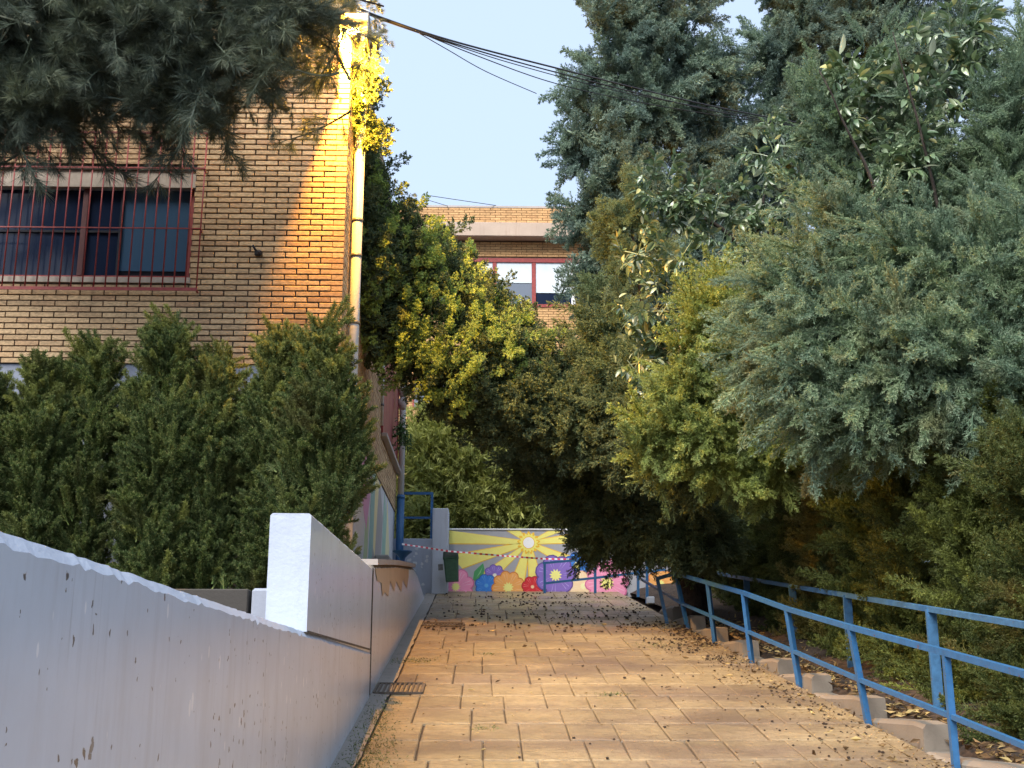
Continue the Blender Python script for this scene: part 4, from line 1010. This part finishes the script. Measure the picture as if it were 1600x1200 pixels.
# big feathery tree on the right, nearest
def spire(x0, y0, x1, y1, w0, w1, Y, n): return [(x0+(x1-x0)*i/(n-1), y0+(y1-y0)*i/(n-1), w0+(w1-w0)*i/(n-1), Y) for i in range(n)]
ft = empty('feathery_cedar', (4.6, 10.5, gz(10.5)+.3), 'big feathery grey green conifer with drooping sprays filling the right side', 'tree')
f1 = spire(1265,130,1370,400,20,45,.6,6) + spire(1385,60,1430,330,20,42,.5,6) + spire(1590,60,1560,340,30,60,.2,6)
f1 = [(a, b_, c_, d_-.55) for a, b_, c_, d_ in f1]
blF1 = BL(f1 + [(1480,280,60,.3),(1500,350,70,0)], 10.6)
crown(ft, blF1, m_feath, 230, (.5,.85), .6, (-.1,-.1,.55), .3, .4, .15)
trunk(ft, [(4.6,10.9,gz(10.9)), (4.6,10.9,3), tuple(at(1440,250,11.1))], .14, .04, [(tuple(at(1430,480,10.3)), tuple(at(1280,110,9.75)), .024), (tuple(at(1500,480,10.3)), tuple(at(1395,50,9.75)), .022), (tuple(at(1330,640,10.2)), tuple(at(1290,420,9.5)), .016), (tuple(at(1500,520,10.9)), tuple(at(1150,560,10.3)), .04), (tuple(at(1560,600,10.9)), tuple(at(1590,90,10.8)), .04)])
ft2 = empty('feathery_cedar', (4.9, 9.4, gz(9.4)+.3), 'lower feathery conifer whose layered sprays reach out above the hedge', 'tree')
blF2 = BL([(1330,360,70,.4),(1250,430,70,.4),(1200,470,60,.6),(1400,420,80,0),(1480,460,90,-.2),(1560,430,90,-.3),(1600,520,90,-.4),(1300,500,80,.1),(1380,540,80,-.2),(1230,560,70,.3),(1460,580,90,-.4),(1550,620,80,-.5),(1290,610,70,0),(1370,620,70,-.2)], 9.8)
crown(ft2, blF2, m_feath, 298, (.65,1.15), .6, (-.95,-.35,.02), .28, .35, .12, depth=(.75,1.1))
trunk(ft2, [(4.9,9.6,gz(9.6)), (4.8,9.6,2), tuple(at(1560,520,9.9))], .12, .05, [(tuple(at(1560,560,9.9)), tuple(at(1200,500,10.2)), .04), (tuple(at(1560,560,9.9)), tuple(at(1330,360,10.2)), .04)])

yf = empty('feathery_cypress', (4.3, 12.4, gz(12.4)+.2), 'yellow green feathery cypress left of the big grey green sprays, above the railing', 'tree')
blY = BL([(1130,470,42,0),(1090,520,45,0),(1150,540,50,0),(1080,590,50,0),(1140,620,60,0),(1190,640,60,0),(1050,640,45,0),(1100,690,55,0),(1180,720,60,0),(1020,700,40,.2),(1240,680,50,0)], 12.2)
crown(yf, blY, m_yfe, 240, (.55,.95), .6, (-.35,-.25,.1), .3, .3, .15)
trunk(yf, [(4.3,12.4,gz(12.4)), (4.2,12.4,2.2), tuple(at(1190,560,12.5))], .08, .03)
# hedge columns on the right
cols = [(7.2,4.3,2.05,'nearest hedge cypress at the right edge of the photo'),(8.35,4.22,2.1,'second hedge cypress from the right edge behind the railing'),(9.5,4.18,2.2,'dark brown green hedge cypress between the two wide back posts'),(10.7,4.12,2.35,'olive hedge cypress behind the middle of the back railing'),(11.9,4.06,2.5,'bright olive hedge cypress lit by the lamp'),(13.1,3.98,2.6,'golden brown hedge cypress catching the orange lamp light'),(14.4,3.9,2.6,'dull hedge cypress next to the golden brown one on its far side'),(15.8,3.8,2.6,'last hedge cypress in deep shade at the top end of the railing')]
cols += [(17.3,3.7,2.9,'hedge cypress half hidden behind the weeping cypress'),(19.0,3.6,2.9,'farthest hedge cypress near the painted wall')]
for Y, X, H, lab in cols:
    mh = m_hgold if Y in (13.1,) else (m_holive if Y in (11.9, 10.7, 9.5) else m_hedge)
    z0 = gz(Y)+.15; o = empty('hedge_cypress', (X, Y, z0), lab, 'tree', 'cypress hedge on the right of the ramp')
    PI = WI(o); k = 0
    nn = 190
    while k < nn:
        h = rng.uniform(-.03, 1) if rng.random() > .22 else rng.uniform(-.06, .12); a = rng.uniform(0, 2*math.pi); u = Vector((math.cos(a), math.sin(a), 0))
        if u.x > .45: continue
        rad = .56*(1-.2*h)*(1+.12*math.sin(h*9+Y*3+a*2))
        if rng.random() < .25: rad *= .5
        p = Vector((X, Y, z0 + .05 + h*H)) + u*rad; p.x = max(p.x, 3.56+rng.uniform(0,.12)+.1*max(0,h))
        d = (Vector((u.x*.5, u.y*.75, .6)) + Vector(rng.normal(size=3))*.28).normalized(); s = rng.uniform(.5, .9)
        place(mh if rng.random() < .8 else m_hedge, 'bough', o, PI, p-d*.5*s*.6, d, s, rng.uniform(-1.5,1.5)); k += 1
    trunk(o, [(X, Y, z0-.1), (X+.02, Y, z0+1.2), (X, Y, z0+H*.9)], .06, .02)

# shrubs on the left in front of the brick wall
sh = [(-60,600,50,10.9,'leftmost dark shrub partly outside the left edge of the photo'),(45,572,38,10.9,'dark green shrub with dull golden tips below the left end of the window'),(125,548,34,10.95,'narrow dark shrub second from the left with bare stems'),(235,522,42,10.8,'tall feathery green shrub in the middle of the left row'),(318,560,36,10.9,'yellowish topped shrub just left of the gap in the row'),(418,535,34,10.9,'dense green shrub right of the gap behind the raised wall block'),(492,530,50,10.7,'bright green upright shrub hiding the building corner and drainpipe foot')]
for i, (x_, yt, w_, Y, lab) in enumerate(sh):
    b0 = at(x_, 905, Y); t0 = at(x_, yt, Y); X = b0.x; z0 = .8; H = t0.z - z0 - .15
    o = empty('evergreen_shrub', (X, Y, z0), lab, 'shrub', 'evergreen shrubs along the brick wall'); PI = WI(o); k = 0; R0 = w_/F_PX*Y*1.12
    nn = 230 if i != 2 else 130
    while k < nn:
        h = 1-rng.uniform(0, 1)**1.15*(1.0 if i in (5,6,3) else .93); a = rng.uniform(0, 2*math.pi); u = Vector((math.cos(a), math.sin(a), 0))
        if u.y > .6: continue
        rad = R0*(1.0 - .75*max(0, h-.72)/.28)*(1+.28*math.sin(h*13+i*2+a*3)*math.sin(a*5+i))*(.55+.45*min(1, h*1.8))
        if rng.random() < .2: rad *= .5
        if h > .85: h += abs(rng.normal())*.06
        p = Vector((X, Y, z0 + h*H)) + u*rad
        d = (u*.5 + Vector((0,0,.9)) + Vector(rng.normal(size=3))*.25).normalized(); s = rng.uniform(.4, .8)
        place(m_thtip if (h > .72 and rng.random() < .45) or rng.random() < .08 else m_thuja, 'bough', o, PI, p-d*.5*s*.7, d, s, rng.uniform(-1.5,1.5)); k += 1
    trunk(o, [(X, Y, z0-.1), (X+.03, Y, z0+.9), (X, Y, z0+H*.85)], .035, .012, [((X, Y, z0+.05), (X-.2, Y, z0+1.3), .02), ((X, Y, z0+.1), (X+.18, Y+.05, z0+1.2), .02)])

# pine overhead on the left
pn = empty('pine_tree', (-7.6, 9.5, .1), 'long needled pine whose boughs hang over the brick building at top left', 'tree')
blP = BL([(20,30,80,0),(30,120,60,.2),(120,20,90,0),(110,130,55,.2),(210,40,90,0),(200,140,45,.2),(300,30,90,0),(290,130,55,.1),(390,30,80,0),(370,118,48,0),(415,135,26,0),(460,40,70,0),(430,115,28,0),(490,60,40,0),(530,0,30,0),(480,110,20,0),(-60,60,90,0),(60,-90,110,0),(250,-100,120,0),(430,-90,90,0),(-80,-60,100,0),(-20,160,45,0),(60,158,45,0),(150,155,42,0),(235,145,38,0)], 10.2)
crown(pn, blP, m_pine, 290, (.6,1.05), .6, (.15,-.1,-.3), .4, .5, .35, avoid=(at(556, 52, 10).normalized(), .036))
trunk(pn, [(-7.6,9.5,.1), (-7.4,9.6,4), (-7.2,9.8,8.5)], .22, .14, [((-7.3,9.7,5.6), tuple(at(150,30,10.2)), .1), (tuple(at(150,30,10.2)), tuple(at(430,60,10.2)), .05), (tuple(at(150,-40,10.2)), tuple(at(600,10,10.4)), .045), (tuple(at(300,-10,10.2)), tuple(at(560,90,10.3)), .02)])
PIp = WI(pn)
for x_, y_, dx_, dz_, s_ in ((585,2,.9,.4,.28),(585,60,.9,-.1,.3),(575,100,.8,-.5,.3),(520,130,.7,-.6,.28),(295,232,.2,-.9,.3),(280,215,.3,-.9,.3),(460,160,.4,-.8,.28),(596,30,1,.1,.25),(400,165,.2,-1,.28)):
    place(m_pine, 'bough', pn, PIp, at(x_-14, y_-4, 10.5), Vector((dx_,-.1,dz_)).normalized(), s_, 0)
# a few cones on the outer twigs
cone_m = MB().tube([(0,0,0),(0,.012,-.012),(0,.02,-.035),(0,.018,-.055),(0,.012,-.07)], [.004,.014,.018,.012,.003], 8).mesh('pine_cone', M_CONE)
for x_, y_ in ((576,52),(580,66),(587,35),(590,68),(561,55),(549,10),(592,4)): link('pine_cone', cone_m, pn, Matrix.Translation(at(x_, y_, 10.6)))

# leafy shrub behind the painted wall
bs_ = empty('narrow_leaved_shrub', (0, 23.2, 1.6), 'bushy narrow leaved green shrub rising behind the painted sun wall', 'shrub')
crown(bs_, BL([(670,700,45,0),(720,700,60,0),(690,760,60,0),(760,760,65,0),(800,790,60,0),(740,810,60,0),(650,800,40,0),(850,810,45,0),(830,760,40,0),(690,820,60,0),(660,670,20,0)], 23.3), m_bam, 240, (.9,1.4), .55, (0,-.2,.3), .4, .3, .25)
trunk(bs_, [(0,23.2,1.5), (-.1,23.2,2.6), (-.3,23.2,3.6)], .06, .03, [((0,23.2,1.7), (1.0,23.3,3.0), .04), ((0,23.2,1.7), (-.9,23.3,3.4), .04)])
# plant trailing from the pots
m_pot = [fan_bough(120, L_POT, .35, 90, .06, .03)]
tr = empty('trailing_plant', tuple(at(614, 655, 19.4)), 'dark trailing plant on the red panels beside the pale drainpipe', 'plant'); PI = WI(tr)
for i in range(10):
    q = at(614+random.uniform(-6,8), 648+i*3.4, 19.4); q.x = max(q.x, XW+.12); place(m_pot, 'stem', tr, PI, q, Vector((random.uniform(-.2,.8), -.5, -.7)).normalized(), .8, 0)
# strappy plants behind the low wall
def strap(seed):
    rr = random.Random(seed); mb = MB()
    for k in range(13):
        a = rr.uniform(0, 6.28); L_ = rr.uniform(.2,.36); V = []; n = 6
        for i in range(n+1):
            t_ = i/n; h = L_*(t_*.8 - .55*t_*t_); o_ = L_*.75*t_; w_ = .009*(1-t_*.9); V += [(o_*math.cos(a)-w_*math.sin(a), o_*math.sin(a)+w_*math.cos(a), h*1.6), (o_*math.cos(a)+w_*math.sin(a), o_*math.sin(a)-w_*math.cos(a), h*1.6)]
        mb.poly(V, [(2*i, 2*i+1, 2*i+3, 2*i+2) for i in range(n)])
    return mb
for i, (x_, Y, lab) in enumerate(((10, 3.3, 'strappy green plant tuft at the far left behind the wall top'), (52, 3.9, 'strappy green plant tuft second from the left over the wall top'), (100, 4.6, 'rightmost strappy plant tuft arching over the low wall top'))):
    p = at(x_, 870, Y); o = strap(i).build('strappy_plant', L_BAM); o.location = (XL-.34, Y, .17); tag(o, lab, 'plant')

# =================================================================== LITTER ON THE RAMP
cm = MB(); 
def litter_cone(x, y, s):
    z = gz(y)+.004; V = []; n = 6
    for k, (rr, h) in enumerate(((.6,0),(1,.35),(.75,.8),(.25,1.0))):
        V += [(x+s*rr*math.cos(a*math.pi/3+k*.5), y+s*rr*math.sin(a*math.pi/3+k*.5), z+s*h) for a in range(n)]
    cm.poly(V, [(k*n+a, k*n+(a+1)%n, (k+1)*n+(a+1)%n, (k+1)*n+a) for k in range(3) for a in range(n)] + [tuple(3*n+a for a in range(n))])
for i in range(2600):
    if random.random() < .25: continue
    if i < 1000: y = random.uniform(14.9, 20.6); x = XL+.2 + (xr(y)-XL-.25)*(random.random()**.75); s = random.uniform(.012,.022)
    elif i < 1150: y = random.uniform(15.1, 15.8); x = random.uniform(XL+.2, xr(y)); s = random.uniform(.014,.026)
    elif i < 1900: y = random.uniform(7.5, 16); x = xr(y) - abs(random.gauss(0, .4)) - .03; s = random.uniform(.006,.016)
    elif i < 2000: y = random.uniform(8, 15); x = random.uniform(.8, xr(y)); s = random.uniform(.009,.016)
    elif i < 2050: y = random.uniform(8, 15); x = random.uniform(XL+.2, 1); s = random.uniform(.008,.014)
    else: y = random.uniform(12.5, 15.8); x = xr(y) - abs(random.gauss(0, .35)) - .03; s = random.uniform(.008,.02)
    if x < XL+.1 or vnoise((x*2.2, y*1.6, 4.0)) + random.uniform(-.25,.25) < -.05: continue
    litter_cone(x, y, s*random.choice((.5,.7,.9,1.1)))
tag(cm.build('fallen_cones', M_CONE), 'small dark brown cones scattered over the paving', 'cones', kind='stuff')
P_, D_, Ls_, Ws_ = [], [], [], []
for i in range(5200):
    big = random.random() < .12
    if i < 900: y = random.uniform(6.5, 16); x = xr(y) - abs(random.gauss(0, .28))
    elif i < 4900: y = random.uniform(6.0, 16.5); x = xr(y) + .22 + random.random()*.9
    else: y = random.uniform(7, 20); x = random.uniform(XL+.1, xr(y))
    z = gz(y) + (.012 if x < xr(y) else .035 + .06*(x-xr(y)))
    P_.append((x, y, z+random.uniform(0,.02))); D_.append((random.gauss(0,1), random.gauss(0,1), random.gauss(0,.25)+.1)); 
    small = x < xr(y) and not big
    Ls_.append(random.uniform(.02,.04) if small else random.uniform(.045,.095)); Ws_.append(Ls_[-1]*random.uniform(.3,.45))
me = blades(np.array(P_), np.array(D_), np.array(Ls_), np.array(Ws_), L_FALLEN, 'leaf_litter', None, rng, .45, .12)
tag(link('leaf_litter', me), 'dry brown and yellow leaves lying along the kerb', 'leaves', kind='stuff')
# moss and weeds in the left gutter
P_, D_, Ls_ = [], [], []
for cx_, cy_, sx_, sy_, n in ((XL+.2,8.2,.09,.5,900),(XL+.14,9.3,.06,.5,500),(XL+.22,12.4,.14,.1,260),(.0,9.0,.05,.06,60),(1.1,10.4,.07,.05,90),(.05,12.9,.05,.06,50),(2.0,13.6,.2,.2,160),(XL+.15,7.2,.08,.4,400)):
    for i in range(n):
        y = random.gauss(cy_, sy_); x = max(XL+.03, random.gauss(cx_, sx_)); P_.append((x, y, gz(y)+.006)); D_.append((random.gauss(0,1), random.gauss(0,1), random.uniform(.2,1.2))); Ls_.append(random.uniform(.01,.03))
me = blades(np.array(P_), np.array(D_), np.array(Ls_), .006, L_THUJA, 'moss', None, rng)
tag(link('moss', me), 'green moss and tiny weeds growing in the joints by the left wall', 'moss', kind='stuff')
